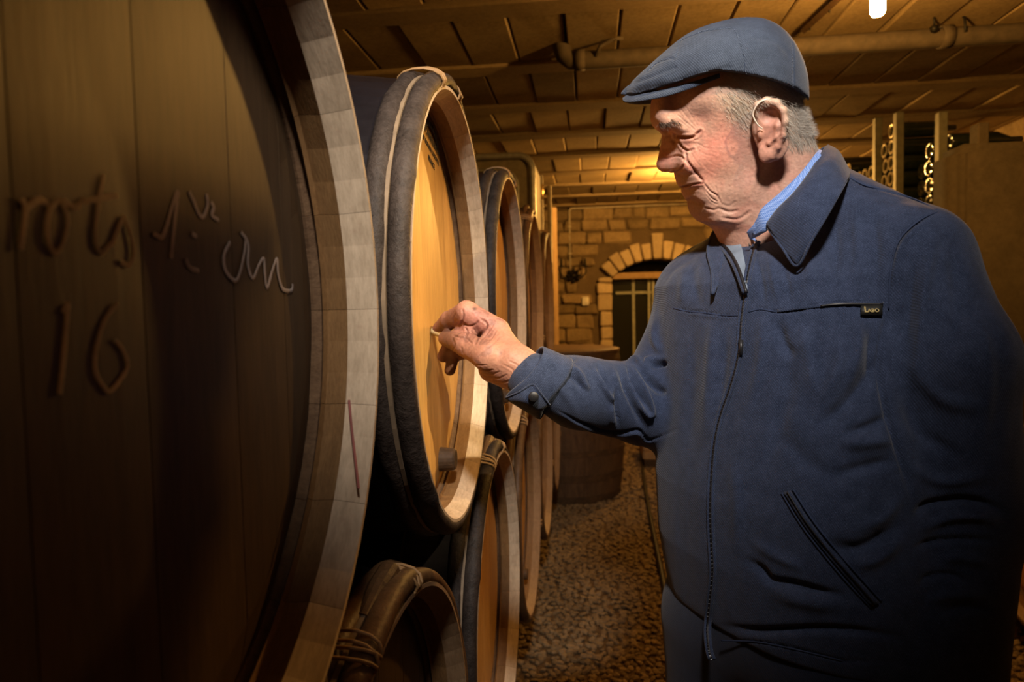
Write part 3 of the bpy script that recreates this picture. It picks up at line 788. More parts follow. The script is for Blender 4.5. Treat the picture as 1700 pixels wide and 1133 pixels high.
# ============================================================ IMPLICIT SURFACE TOOLS
A_ = np.asarray
def vec(p): return np.array((p[0], p[1], p[2]), dtype=np.float64)
def smin(a, b, k):
    h = np.clip(.5+.5*(b-a)/k, 0, 1); return b+(a-b)*h-k*h*(1-h)
def smax(a, b, k): return -smin(-a, -b, k)
def cone(P, a, b, ra, rb):
    a, b = vec(a), vec(b); ab = b-a; h = np.clip(((P-a)@ab)/(ab@ab+1e-12), 0, 1)
    return np.linalg.norm(P-a-h[:, None]*ab, axis=1)-(ra+(rb-ra)*h)
def chain(P, pts, rad, k=.004):
    f = None
    for i in range(len(pts)-1):
        g = cone(P, pts[i], pts[i+1], rad[i], rad[i+1]); f = g if f is None else smin(f, g, k)
    return f
def ellipsoid(P, c, r, R=None):
    q = P-vec(c)
    if R is not None: q = q@R
    r = A_(r, dtype=float); k0 = np.linalg.norm(q/r, axis=1); k1 = np.linalg.norm(q/(r*r), axis=1)+1e-9
    return k0*(k0-1)/k1
def surface_nets(f, lo, hi, h, refine=1):
    lo = A_(lo, float); n = np.ceil((A_(hi, float)-lo)/h).astype(int)+1
    B = 8; nb = (n+B-1)//B; n = nb*B
    D = np.empty(n, np.float32)
    gi = np.stack(np.meshgrid(*[np.arange(k) for k in nb], indexing='ij'), -1).reshape(-1, 3)
    cen = lo+(gi*B+(B-1)/2)*h; fc = f(cen)
    D4 = D.reshape(nb[0], B, nb[1], B, nb[2], B)
    D4[:] = np.where(fc.reshape(nb) > 0, 1., -1.)[:, None, :, None, :, None]
    act = gi[np.abs(fc) < B*h*1.25+.004]
    off = np.stack(np.meshgrid(*[np.arange(B)]*3, indexing='ij'), -1).reshape(-1, 3)
    for s in range(0, len(act), 400):
        a = act[s:s+400]; P = lo+(a[:, None, :]*B+off[None])*h
        v = f(P.reshape(-1, 3)).reshape(len(a), B, B, B)
        D4[a[:, 0], :, a[:, 1], :, a[:, 2], :] = v
    S = D > 0; c = S[:-1, :-1, :-1]
    anyp = np.zeros_like(c); allp = np.ones_like(c)
    for i in (0, 1):
        for j in (0, 1):
            for k in (0, 1):
                q = S[i:n[0]-1+i, j:n[1]-1+j, k:n[2]-1+k]; anyp |= q; allp &= q
    cell = np.argwhere(anyp & ~allp); idx = -np.ones(c.shape, np.int32); idx[tuple(cell.T)] = np.arange(len(cell))
    acc = np.zeros((len(cell), 3)); cnt = np.zeros(len(cell))
    for ax in range(3):
        o = [q for q in range(3) if q != ax]
        for i in (0, 1):
            for j in (0, 1):
                p0 = np.zeros(3, int); p0[o[0]] = i; p0[o[1]] = j; p1 = p0.copy(); p1[ax] = 1
                d0 = D[tuple((cell+p0).T)]; d1 = D[tuple((cell+p1).T)]
                m = (d0 > 0) != (d1 > 0); t = np.where(m, d0/np.where(m, d0-d1, 1), 0)
                pt = p0+t[:, None]*(p1-p0); acc += pt*m[:, None]; cnt += m
    V = lo+(cell+acc/cnt[:, None])*h
    F = []
    for ax in range(3):
        o1, o2 = (ax+1) % 3, (ax+2) % 3
        s0 = [slice(1, -1)]*3; s1 = [slice(1, -1)]*3; s0[ax] = slice(0, n[ax]-1); s1[ax] = slice(1, n[ax])
        a = S[tuple(s0)]; b = S[tuple(s1)]; e = np.argwhere(a != b)
        if not len(e): continue
        base = e.copy(); sg = a[tuple(e.T)]
        for q in range(3):
            if q != ax: base[:, q] += 1
        q4 = []
        for (da, db) in ((0, 0), (1, 0), (1, 1), (0, 1)):
            p = base.copy(); p[:, o1] -= da; p[:, o2] -= db; q4.append(idx[tuple(p.T)])
        q4 = np.stack(q4, 1); q4 = np.where(sg[:, None], q4[:, ::-1], q4); F.append(q4)
    F = np.concatenate(F); F = F[(F >= 0).all(1)]
    for _ in range(refine):
        g = grad(f, V, h*.5); fv = f(V); V = V-np.clip(fv, -h, h)[:, None]*g
    return V, F
def grad(f, P, e):
    g = np.stack([f(P+A_(d)*e)-f(P-A_(d)*e) for d in ((1, 0, 0), (0, 1, 0), (0, 0, 1))], 1)
    return g/(np.linalg.norm(g, axis=1)[:, None]+1e-9)
def np_obj(name, V, F, mat, parent=None, color=None):
    me = bpy.data.meshes.new(name); me.vertices.add(len(V)); me.vertices.foreach_set('co', np.ascontiguousarray(V, dtype=np.float32).ravel())
    k = F.shape[1]; me.loops.add(F.size); me.loops.foreach_set('vertex_index', F.astype(np.int32).ravel())
    me.polygons.add(len(F)); me.polygons.foreach_set('loop_start', np.arange(0, F.size, k, dtype=np.int32))
    try: me.polygons.foreach_set('loop_total', np.full(len(F), k, dtype=np.int32))
    except Exception: pass
    me.polygons.foreach_set('use_smooth', np.ones(len(F), bool)); me.update(); me.validate()
    if color is not None:
        at = me.color_attributes.new('Col', 'FLOAT_COLOR', 'POINT')
        c = np.concatenate([np.clip(color, 0, 1), np.ones((len(V), 1))], 1).astype(np.float32); at.data.foreach_set('color', c.ravel())
    return link(name, me, parent, mat)
# pixel -> world -> pixel, for vectors
_CR, _CU, _CF, _E = vec(CR), vec(CU), vec(CF), vec(EYE)
def T(u, v, t): return vec(at_d(u, v, t))
def pix(P):
    d = P-_E; t = d@_CF; return 850+FPX*(d@_CR)/t, 566.5-FPX*(d@_CU)/t, t
def seg2(u, v, pts):
    """distance in picture units to a polyline, and the parameter along it"""
    best = np.full(len(u), 1e9); par = np.zeros(len(u)); n = len(pts)-1
    for i in range(n):
        ax, ay = pts[i]; bx, by = pts[i+1]; dx, dy = bx-ax, by-ay
        h = np.clip(((u-ax)*dx+(v-ay)*dy)/(dx*dx+dy*dy+1e-9), 0, 1)
        d = np.hypot(u-ax-h*dx, v-ay-h*dy); m = d < best; best = np.where(m, d, best); par = np.where(m, (i+h)/n, par)
    return best, par
def spline2(pts, n):
    return [(p.x, p.y) for p in spline([(a, b, 0) for a, b in pts], n)]
def vnoise(P, s, seed=0, oct=3):
    """cheap smooth value noise, numpy"""
    out = np.zeros(len(P)); amp = 1.
    for o in range(oct):
        Q = P*s*(2**o)+seed*17.3+o*5.1; i = np.floor(Q).astype(np.int64); f = Q-i; f = f*f*(3-2*f); v = 0
        for dx in (0, 1):
            for dy in (0, 1):
                for dz in (0, 1):
                    hsh = (i[:, 0]+dx)*73856093 ^ (i[:, 1]+dy)*19349663 ^ (i[:, 2]+dz)*83492791
                    hsh = (hsh*2654435761) & 0xffffffff; hsh = ((hsh >> 13) ^ hsh)*1274126177 & 0xffffffff
                    r = (hsh & 0xffff)/65535.
                    v = v+r*(f[:, 0] if dx else 1-f[:, 0])*(f[:, 1] if dy else 1-f[:, 1])*(f[:, 2] if dz else 1-f[:, 2])
        out += (v-.5)*amp; amp *= .5
    return out
def vertex_normals(V, F):
    n = np.cross(V[F[:, 2]]-V[F[:, 0]], V[F[:, 3]]-V[F[:, 1]]); N = np.zeros_like(V)
    for k in range(4): np.add.at(N, F[:, k], n)
    return N/(np.linalg.norm(N, axis=1)[:, None]+1e-12)
# ============================================================ THE MAN: HEAD
man = empty('person', (.33, .86, 0)); tag(man, 'elderly man in blue denim jacket and flat cap writing on a barrel with chalk', 'person')
MI = Matrix.Translation(man.location).inverted()
def adopt(o, parent=None):
    """world-space mesh becomes a child without moving"""
    o.parent = parent or man; o.matrix_parent_inverse = (MI if o.parent == man else Matrix.Identity(4)); return o
HU, HV, HD = 1215, 215, .88
HO = T(HU, HV, HD)
eb = HO-_E; eb /= np.linalg.norm(eb); ea = np.cross(eb, (0, 0, 1)); 
ea = ea/np.linalg.norm(ea); ec = np.cross(ea, eb); 
q_ = cos(radians(1.2)); ea, ec = ea*q_+ec*sin(radians(1.2)), ec*q_-ea*sin(radians(1.2))
HB_ = np.stack([ea, eb, ec], 1)          # columns: local axes
def to_loc(P): return (P-HO)@HB_
def to_w(Q): return HO+Q@HB_.T
def Lh(u, v, b=0.):
    """pixel on the plane at lateral offset b (metres, negative = toward the camera) -> local point"""
    d = vec(ray(u, v)); t = (np.dot(HO-_E, eb)+b)/np.dot(d, eb); return to_loc((_E+d*t)[None])[0]
PXM = Lh(HU+100, HV)[0]/100           # metres per picture pixel at the head
PROFILE = [(1084, 150), (1082, 168), (1080, 182), (1080, 197), (1083, 208), (1089, 215), (1096, 220), (1099, 225), (1098, 236), (1095, 250), (1092, 263), (1090, 272),
           (1092, 280), (1098, 285), (1106, 287), (1113, 286), (1119, 287), (1121, 296), (1123, 303), (1127, 309), (1131, 310.5), (1134, 312), (1131, 316), (1132, 321), (1136, 328), (1142, 335), (1142, 343),
           (1144, 351), (1149, 358), (1156, 364), (1165, 367), (1180, 368), (1200, 371), (1220, 375), (1236, 376), (1228, 330), (1222, 200), (1195, 110), (1110, 100)]
PL = np.array([Lh(u, v)[[0, 2]] for u, v in PROFILE])
def poly_sdf(x, y, P):
    d = np.full(x.shape, 1e9); s = np.ones(x.shape)
    n = len(P)
    for i in range(n):
        a, b = P[i], P[i-1]; e = b-a; wx, wy = x-a[0], y-a[1]
        h = np.clip((wx*e[0]+wy*e[1])/(e@e), 0, 1); d = np.minimum(d, (wx-e[0]*h)**2+(wy-e[1]*h)**2)
        c1 = y >= a[1]; c2 = y < b[1]; c3 = e[0]*wy > e[1]*wx
        s = np.where((c1 & c2 & c3) | (~c1 & ~c2 & ~c3), -s, s)
    return s*np.sqrt(d)
class Grid2:
    def __init__(self, P, lo, hi, h):
        self.lo, self.h = lo, h; nx, ny = int((hi[0]-lo[0])/h)+2, int((hi[1]-lo[1])/h)+2
        X, Y = np.meshgrid(lo[0]+np.arange(nx)*h, lo[1]+np.arange(ny)*h, indexing='ij'); self.g = poly_sdf(X, Y, P)
    def __call__(self, x, y):
        a = np.clip((x-self.lo[0])/self.h, 0, self.g.shape[0]-1.001); b = np.clip((y-self.lo[1])/self.h, 0, self.g.shape[1]-1.001)
        i, j = a.astype(int), b.astype(int); a -= i; b -= j; g = self.g
        return (g[i, j]*(1-a)+g[i+1, j]*a)*(1-b)+(g[i, j+1]*(1-a)+g[i+1, j+1]*a)*b
GP = Grid2(PL, (-.16, -.17), (.14, .14), .0007)
_rv = [150, 196, 207, 216, 224, 245, 262, 272, 281, 287, 292, 302, 311, 320, 332, 345, 358, 366, 380]
_rr = [85, 78, 60, 30, 13, 8.5, 10, 12, 12, 15, 30, 34, 36, 30, 34, 26, 24, 30, 45]
_rc = np.array([Lh(1120, v)[2] for v in _rv])[::-1]; _rr = np.array(_rr)[::-1]*.001
def BR(f, Q, u, v, b, ru, rv, rb, amp):
    """gaussian swelling (amp>0, mm) or hollow; radii: pixels, pixels, mm; mirrored on both sides"""
    c = Lh(u, v, b*.001); q = (Q-c)/A_((ru*PXM, rb*.001, rv*PXM)); return f-amp*.001*np.exp(-(q*q).sum(1))
BRUSH = [
 (1139, 217, -37, 17, 8, 13, 4.6), (1150, 222, -42, 9, 6, 10, 2.0), (1100, 205, -14, 12, 7, 16, 2.0),
 (1110, 218, -19, 10, 9, 9, -6.5), (1121, 232, -22, 7, 9, 7, -5.5), (1140, 238, -34, 11, 10, 10, 4.2), (1141, 258, -36, 12, 8, 10, -1.5),
 (1121, 276, -17, 11, 8, 7, 6.8), (1110, 262, -16, 12, 8, 7, -1.2), (1131, 280, -21, 5, 9, 7, -2.2),
 (1109, 288, -9, 8, 3.5, 6, -5.5), (1098, 274, -6, 9, 9, 8, 1.4),
 (1160, 268, -50, 24, 18, 18, 3.8), (1150, 285, -38, 14, 14, 12, 3.2), (1178, 318, -42, 16, 22, 14, 3.4),
 (1166, 307, -33, 7, 6, 8, -2.2), (1152, 300, -28, 12, 10, 9, 1.2), (1150, 322, -24, 12, 5, 14, 1.2), (1152, 333, -20, 12, 5, 14, -1.4),
 (1200, 250, -62, 30, 26, 16, 1.2), (1205, 300, -60, 24, 20, 14, -2.2), (1240, 320, -55, 24, 24, 14, 2.5), (1175, 352, -26, 16, 8, 14, 2.0),
 (1165, 195, -60, 18, 16, 16, -2.5), (1215, 360, -30, 30, 9, 22, 2.2),
]
def head_base(P):
    Q = to_loc(P); Q = Q.copy(); side = Q[:, 1]; Q[:, 1] = -np.abs(side); a, b, c = Q.T
    def E(u, v, ra, rb, rc, b0=0, k=0): return ellipsoid(Q, Lh(u, v)*A_((1, 0, 1))+A_((0, b0*.001, 0)), (ra*.001, rb*.001, rc*.001))
    f = E(1212, 153, 84, 72, 75)
    f = smin(f, E(1200, 240, 64, 61, 80), .016)
    f = smin(f, E(1214, 298, 50, 54, 50), .018)
    f = smin(f, E(1262, 208, 46, 62, 56), .02)
    f = smin(f, E(1172, 338, 16, 22, 20), .012)
    f = smin(f, cone(Q, Lh(1278, 255)*A_((1, 0, 1)), Lh(1318, 420)*A_((1, 0, 1)), .053, .066), .022)
    f = smin(f, cone(Q, Lh(1225, 330)*A_((1, 0, 1)), Lh(1262, 400)*A_((1, 0, 1)), .040, .05), .03)
    R = np.interp(c, _rc, _rr); sh = .036*(1-np.exp(-b*b/(2*R)/.036)); g = GP(a-sh, c)
    g = np.where(np.abs(b) > .06, np.maximum(g, (np.abs(b)-.055)), g)
    g = smax(g, np.abs(b)-.052, .012)
    f = smin(f, g, .0075)
    for br in BRUSH: f = BR(f, Q, *br)
    # ear
    ce = Lh(1279, 216, -.078); q = Q-ce
    tlt = radians(-12); qa = q[:, 0]*cos(tlt)-q[:, 2]*sin(tlt); qc = q[:, 0]*sin(tlt)+q[:, 2]*cos(tlt)
    fl = q[:, 1]+qa*.34                                     # the ear flares out toward the back
    plate = ellipsoid(np.stack([qa, fl, qc], 1), (0, 0, 0), (.0195, .0055, .036))
    HXp = [(1262, 203, -74), (1254, 190, -77), (1258, 175, -81), (1272, 168, -84), (1288, 171, -87), (1300, 184, -90), (1304, 203, -91), (1300, 225, -88), (1291, 244, -84), (1281, 258, -80)]
    hel = chain(Q, [Lh(u, v, w*.001) for u, v, w in HXp], [.0028, .0036, .0042, .0044, .0042, .0040, .0036, .0032, .0034, .0045], .003)
    lob = ellipsoid(Q, Lh(1273, 254, -.078), (.0095, .0052, .0115))
    anti = chain(Q, [Lh(u, v, w*.001) for u, v, w in ((1284, 192, -83), (1291, 210, -86), (1287, 228, -85), (1277, 238, -83))], [.0022, .0032, .0034, .003], .003)
    trag = ellipsoid(Q, Lh(1262, 222, -.078), (.0036, .0040, .0065))
    e = smin(plate, hel, .003); e = smin(e, lob, .006); e = smin(e, anti, .003)
    dent = ellipsoid(Q, Lh(1275, 194, -.0905), (.0125, .0120, .0105)); e = smax(e, -dent, .003)
    dent = ellipsoid(Q, Lh(1275, 221, -.091), (.0080, .0070, .0120)); e = smax(e, -dent, .003)
    e = smin(e, trag, .003)
    f = smin(f, e, .0035)
    return f
CREASE = [   # polyline, width px, depth mm
 ([(1120, 222), (1124, 226), (1135, 227.5), (1150, 227.5), (1157, 222), (1163, 217)], 2.0, 3.0),
 ([(1122, 226), (1136, 229.5), (1150, 228.5)], 2.6, 3.2),
 ([(1126, 231), (1129, 240), (1135, 247), (1143, 250.5), (1151, 248)], 1.9, 2.6),
 ([(1151, 240), (1156, 238), (1163, 241), (1172, 246), (1184, 247)], 1.2, 1.0),
 ([(1148, 233), (1158, 232), (1166, 226)], 1.2, 1.2), ([(1155, 246), (1164, 253), (1176, 258), (1190, 261)], 1.2, .9),
 ([(1126, 198), (1134, 204), (1143, 211), (1152, 216)], 1.1, .9), ([(1124, 190), (1134, 199), (1146, 209), (1156, 217)], 1.1, 1.0),
 ([(1129, 178), (1138, 192), (1150, 206), (1158, 214)], 1.1, .9), ([(1135, 172), (1145, 187), (1155, 203), (1160, 213)], 1.0, .7),
 ([(1113, 198), (1124, 200), (1134, 206)], 1.2, .8), ([(1092, 203), (1095, 210), (1099, 215)], 1.0, .8),
 ([(1101, 262), (1110, 262), (1122, 259), (1131, 260), (1137, 266)], 1.8, 1.7),
 ([(1137, 247), (1139, 258), (1141, 268), (1150, 280), (1160, 293), (1168, 303)], 1.9, 1.6),
 ([(1116, 287), (1124, 286), (1131, 281), (1135, 274)], 1.8, 2.0), ([(1138, 336), (1148, 332), (1158, 335), (1166, 342)], 3.5, 1.8),
 ([(1138, 265), (1146, 277), (1157, 290), (1167, 302)], 3.6, 1.3),
 ([(1170, 306), (1178, 317), (1186, 322), (1191, 326), (1196, 336)], 1.5, 1.7),
 ([(1173, 318), (1180, 328), (1186, 332), (1191, 334)], 1.2, 1.4), ([(1174, 326), (1182, 335), (1190, 339)], 1.1, 1.1),
 ([(1188, 309), (1191, 320), (1193, 327)], 1.2, 1.0),
 ([(1131, 311), (1140, 309), (1152, 306), (1167, 304)], 1.5, 2.4),
 ([(1146, 252), (1156, 268), (1163, 276)], 1.1, .8), ([(1160, 258), (1166, 270), (1175, 282), (1190, 290)], 1.1, .6), ([(1168, 258), (1180, 270), (1196, 276)], 1.1, .6),
 ([(1172, 345), (1184, 349), (1192, 346)], 1.8, 1.4), ([(1193, 346), (1210, 352), (1225, 350)], 2.2, 1.4), ([(1197, 338), (1210, 342), (1222, 334)], 1.6, 1.0),
 ([(1200, 362), (1225, 364), (1245, 352)], 2.4, 1.6), ([(1254, 205), (1256, 225), (1255, 245), (1259, 262)], 1.6, 1.2),
 ([(1262, 272), (1260, 300), (1248, 330)], 3., 1.0), ([(1272, 275), (1285, 300), (1300, 320)], 2.2, .8), ([(1320, 250), (1335, 262), (1345, 262)], 1.6, .9), ([(1310, 270), (1325, 276), (1340, 270)], 1.4, .7),
 ([(1278, 240), (1288, 232), (1298, 224)], 1.6, 1.6), ([(1160, 228), (1170, 229), (1182, 224)], 1., .6), ([(1086, 186), (1100, 184), (1120, 176)], 1.2, .6),
]
Vh, Fh = surface_nets(head_base, to_w(A_([[-.125, -.1, -.15]]))[0]*0+HO-A_((.19, .17, .17)), HO+A_((.17, .17, .165)), .00125, 1)
def near_px(V):
    Q = to_loc(V); Qm = Q.copy(); Qm[:, 1] = -np.abs(Q[:, 1]); u, v, t = pix(to_w(Qm)); return Q, u, v
Q, U, Vv = near_px(Vh); Nn = vertex_normals(Vh, Fh)
disp = np.zeros(len(Vh)); vis_w = np.clip((-Nn@eb*np.sign(-Q[:, 1])+.25)/.4, 0, 1)*np.clip((np.abs(Q[:, 1])-.004)/.006, 0, 1)
crease_mask = np.zeros(len(Vh))
for pts, w, dep in CREASE:
    dep = dep*(.3 if dep < 1.0 else .5 if dep < 1.3 else .85)
    P2 = spline2(pts, len(pts)*4); x0, x1 = min(p[0] for p in P2)-12, max(p[0] for p in P2)+12; y0, y1 = min(p[1] for p in P2)-12, max(p[1] for p in P2)+12
    m = np.where((U > x0) & (U < x1) & (Vv > y0) & (Vv < y1))[0]
    if not len(m): continue
    d, par = seg2(U[m], Vv[m], P2); e = np.exp(-(d/w)**2)*np.clip(np.minimum(par, 1-par)*6+.25, 0, 1)
    disp[m] -= dep*e*vis_w[m]; disp[m] += dep*.28*np.exp(-((d-w*1.9)/(w*1.1))**2)*vis_w[m]
    crease_mask[m] = np.maximum(crease_mask[m], e*vis_w[m]*min(1, dep/2))
disp += vnoise(to_loc(Vh), 120, 3, 2)*.30+vnoise(to_loc(Vh)*A_((1, 1, 2.2)), 330, 5, 2)*.34
disp *= 1-.7*np.exp(-(((U-1279)/24)**4+((Vv-217)/48)**4))
Vh = Vh+Nn*(disp*.001)[:, None]
# skin colouring: redness, stubble, spots, hair-covered scalp, with some shade painted in
def G(u0, v0, ru, rv): return np.exp(-((U-u0)/ru)**2-((Vv-v0)/rv)**2)
n1 = vnoise(to_loc(Vh), 70, 9, 4); n2 = vnoise(to_loc(Vh), 500, 11, 2)
C = np.tile(A_((.50, .29, .22)), (len(Vh), 1))
def tint(C, col, w): w = np.clip(w, 0, 1)[:, None]; return C*(1-w)+A_(col)*w
C = tint(C, (.52, .165, .125), .6*G(1185, 245, 34, 36)+.4*G(1105, 270, 20, 22)+.4*G(1160, 285, 26, 26)+n1*.5)
C = tint(C, (.42, .15, .12), .45*G(1220, 230, 22, 30)+.3*G(1205, 210, 20, 16))
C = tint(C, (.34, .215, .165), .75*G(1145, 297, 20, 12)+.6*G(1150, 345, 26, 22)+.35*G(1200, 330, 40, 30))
C = tint(C, (.50, .18, .13), .45*G(1278, 215, 28, 50))
C = tint(C, (.30, .12, .09), .55*G(1140, 239, 11, 7)+.6*G(1108, 214, 12, 8))  # brownish eyelid bag; the shade of the brow hollow is painted in
hairz = np.clip((1/(1+np.exp(-(U-(1196+(Vv-150)*.32+n1*26))/10)))*(1/(1+np.exp((Vv-(216+n1*24))/9)))+(1/(1+np.exp(-(U-1306)/5)))*(1/(1+np.exp((Vv-246)/6))), 0, 1)
earz = np.exp(-(((U-1279)/27)**4+((Vv-217)/52)**4))
hairz *= 1-earz
C = tint(C, (.44, .35, .27), .8*hairz)
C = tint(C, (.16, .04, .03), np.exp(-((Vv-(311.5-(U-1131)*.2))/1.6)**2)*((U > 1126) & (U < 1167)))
C = tint(C, (.23, .08, .06), crease_mask*.3)  # shade in the creases put into the skin colour
C *= (1+n2*.30+n1*.12)[:, None]
rs = np.random.RandomState(4)
for (u, v, r) in [(1209, 232, 2.2), (1215, 245, 1.6), (1243, 243, 1.5), (1242, 167, 1.8), (1197, 209, 1.6), (1205, 181, 1.6), (1225, 262, 1.4)]+[(rs.uniform(1160, 1250), rs.uniform(190, 330), rs.uniform(.7, 1.4)) for _ in range(46)]:
    C = tint(C, (.22, .085, .06), .6*G(u, v, r, r))
m, N, L, b = node_mat('skin', .52, .35)
ca = N.new('ShaderNodeVertexColor'); ca.layer_name = 'Col'; L.new(ca.outputs['Color'], b.inputs['Base Color'])
b.inputs['Subsurface Weight'].default_value = .12; b.inputs['Subsurface Radius'].default_value = (1, .35, .2); b.inputs['Subsurface Scale'].default_value = .004
v_ = coords(N, L); h1 = nz(N, L, v_, 900, 3, .6); bump(N, L, b, h1, .35, .0006)
M['skin'] = m
skin_parts = [(Vh, Fh, C)]
# ------------------------------------------------------------ hair
M['hair'] = plain('grey_hair', (.44, .40, .35), .45, 0, .5, .35, 400, 0)
def strands(name, roots, dirs, lens, wid, mat, parent, droop=.3, seed=1):
    r = np.random.RandomState(seed); n = len(roots); V = []; F = []
    ns = 4
    up = A_((0, 0, -1.))
    side = np.cross(dirs, r.normal(size=(n, 3))); side /= np.linalg.norm(side, axis=1)[:, None]+1e-9
    s2 = np.cross(dirs, side)
    pts = []
    for k in range(ns):
        t = k/(ns-1); pts.append(roots+dirs*(lens*t)[:, None]+(side*r.uniform(-.12, .12, (n, 1))+up*droop*.3)*(lens*t*t)[:, None])
    V = []
    for k in range(ns):
        w = (wid*(1-.75*k/(ns-1)))[:, None]
        for a in (0, 2.09, 4.19): V.append(pts[k]+(side*cos(a)+s2*sin(a))*w)
    V = np.stack(V, 1).reshape(-1, 3); base = np.arange(n)[:, None]*(ns*3); F = []
    for k in range(ns-1):
        for a in range(3):
            c = (a+1) % 3; F.append(np.concatenate([base+k*3+a, base+k*3+c, base+k*3+3+c, base+k*3+3+a], 1))
    F = np.concatenate(F); o = np_obj(name, V, F, mat); o['kind'] = 'stuff'; return adopt(o, parent)
rs = np.random.RandomState(12)
Qh = to_loc(Vh); Nh = vertex_normals(Vh, Fh)
cand = np.where((hairz > .12) & (Vv > 95) & (U < 1360))[0]
pr = rs.choice(cand, min(12000, len(cand)), replace=False)
flow = A_((.75, 0, -.66))@HB_.T
back = np.clip((U[pr]-1300)/40, 0, 1)[:, None]
fl = flow*(1-back)+(A_((.15, 0, -.98))@HB_.T)*back
pr = pr[(rs.rand(len(pr)) < hairz[pr]**1.5+.12)]; back = np.clip((U[pr]-1300)/40, 0, 1)[:, None]; fl = flow*(1-back)+(A_((.15, 0, -.98))@HB_.T)*back
d = fl+Nh[pr]*rs.uniform(.12, .45, (len(pr), 1)); d -= Nh[pr]*(d*Nh[pr]).sum(1)[:, None]*.4; d += rs.normal(size=d.shape)*.16; d /= np.linalg.norm(d, axis=1)[:, None]
ln = rs.uniform(.005, .012, len(pr))*np.clip(hairz[pr]+.2, .4, 1)
hair = strands('hair', Vh[pr]-Nh[pr]*.0004, d, ln, np.full(len(pr), .00022), M['hair'], man)
# tuft standing off the nape, lit from behind
nap = np.where((U > 1322) & (Vv > 178) & (Vv < 226) & (np.abs(Qh[:, 1]) < .05))[0]; nap = rs.choice(nap, min(1300, len(nap)), replace=False)
d = Nh[nap]*.8+flow*.5+rs.normal(size=(len(nap), 3))*.25; d /= np.linalg.norm(d, axis=1)[:, None]
strands('nape_hair', Vh[nap], d, rs.uniform(.004, .0095, len(nap)), np.full(len(nap), .00018), M['hair'], man, 0)
# eyebrow
bw = np.exp(-(seg2(U, Vv, [(1095, 206), (1106, 207), (1115, 201), (1126, 205)])[0]/2.5)**2)*(np.abs(Qh[:, 1]) > .006)
cb = np.where((bw > .3) & (vis_w > .1))[0]; cb = rs.choice(cb, min(420, len(cb)), replace=False)
d = (A_((.8, 0, -.3))@HB_.T)+Nh[cb]*.6+rs.normal(size=(len(cb), 3))*.3; d /= np.linalg.norm(d, axis=1)[:, None]
M['brow'] = plain('eyebrow_hair', (.10, .07, .055), .5, 0, .4, .4, 400, 0)
strands('eyebrow', Vh[cb], d, rs.uniform(.004, .009, len(cb)), np.full(len(cb), .00022), M['brow'], man, .3)
# hearing aid tube over the ear
M['clear'] = plain('clear_tubing', (.62, .54, .47), .2, 0, .6, .1)
ha = [(1266, 214, -.084), (1257, 206, -.086), (1250, 192, -.086), (1252, 182, -.087), (1260, 171, -.088), (1272, 165.5, -.088), (1284, 167, -.086), (1296, 176, -.084)]
v, f = tube_vf(spline([tuple(to_w(Lh(u, v, b_)[None])[0]) for u, v, b_ in ha], 30), [.0008]*10+[.0008+.0010*i/19 for i in range(20)], 10)
adopt(link('hearing_aid', fixn(mesh('hearing_aid', v, f)), None, M['clear'], True), man)
# ------------------------------------------------------------ flat cap
def denim(name, lo, hi, rough=.85, pitch=3300, fleck=.6, axis=(.86, .12, .52)):
    m, N, L, b = node_mat(name, rough, .2)
    v = coords(N, L); n = nz(N, L, v, 60, 5, .7, .2); n3 = nz(N, L, v, 1400, 3, .8)
    dp = N.new('ShaderNodeVectorMath'); dp.operation = 'DOT_PRODUCT'; dp.inputs[1].default_value = axis; L.new(v, dp.inputs[0])
    mm = N.new('ShaderNodeMath'); mm.operation = 'MULTIPLY'; mm.inputs[1].default_value = pitch; L.new(dp.outputs['Value'], mm.inputs[0])
    sn = N.new('ShaderNodeMath'); sn.operation = 'SINE'; L.new(mm.outputs[0], sn.inputs[0])
    mr = N.new('ShaderNodeMapRange'); mr.inputs['From Min'].default_value = -1; L.new(sn.outputs[0], mr.inputs['Value'])
    c = ramp(N, L, n, [(.3, lo), (.7, hi)])
    c = mix(N, L, mr.outputs[0], mix(N, L, .5, c, tuple(x*.7 for x in lo)), c)
    c = mix(N, L, ramp(N, L, n3, [(.54, (0, 0, 0)), (.72, (fleck,)*3)]), c, tuple(min(1, x*2.6+.02) for x in hi))
    L.new(c, b.inputs['Base Color']); b.inputs['Sheen Weight'].default_value = .15; b.inputs['Sheen Roughness'].default_value = .5
    nn = bump(N, L, b, mr.outputs[0], .35, .0006); bump(N, L, b, n3, .4, .0008, nn); return m
M['cap'] = denim('cap_denim', (.022, .033, .058), (.044, .061, .102))
M['jacket'] = denim('jacket_denim', (.013, .022, .052), (.037, .053, .108), fleck=.9)
M['seam'] = plain('seam_thread', (.022, .036, .085), .8)
M['stitch'] = plain('pale_stitch', (.10, .13, .20), .8)
TOPL = [(1029, 158), (1034, 150), (1050, 135), (1070, 117), (1098, 92), (1129, 66), (1152, 52), (1175, 43), (1200, 36), (1226, 31), (1261, 31), (1283, 38), (1300, 49), (1314, 64), (1325, 82), (1335, 105), (1340, 125), (1342, 145), (1343, 168)]
BOT = [(1336, 163), (1318, 153), (1292, 144), (1262, 136), (1237, 131), (1210, 127), (1188, 127), (1160, 134), (1130, 143), (1100, 151), (1060, 159)]
CL = np.array([Lh(u, v)[[0, 2]] for u, v in spline2(TOPL, 60)+spline2(BOT, 30)])
CT = np.array([Lh(u, v)[[0, 2]] for u, v in spline2(TOPL, 60)])
GC = Grid2(CL, (-.17, -.02), (.13, .17), .001)
X2, Y2 = np.meshgrid(-.17+np.arange(302)*.001, -.02+np.arange(192)*.001, indexing='ij')
dd, _p = seg2(X2.ravel(), Y2.ravel(), [tuple(q) for q in CT]); GT = Grid2.__new__(Grid2); GT.lo, GT.h, GT.g = (-.17, -.02), .001, dd.reshape(X2.shape)
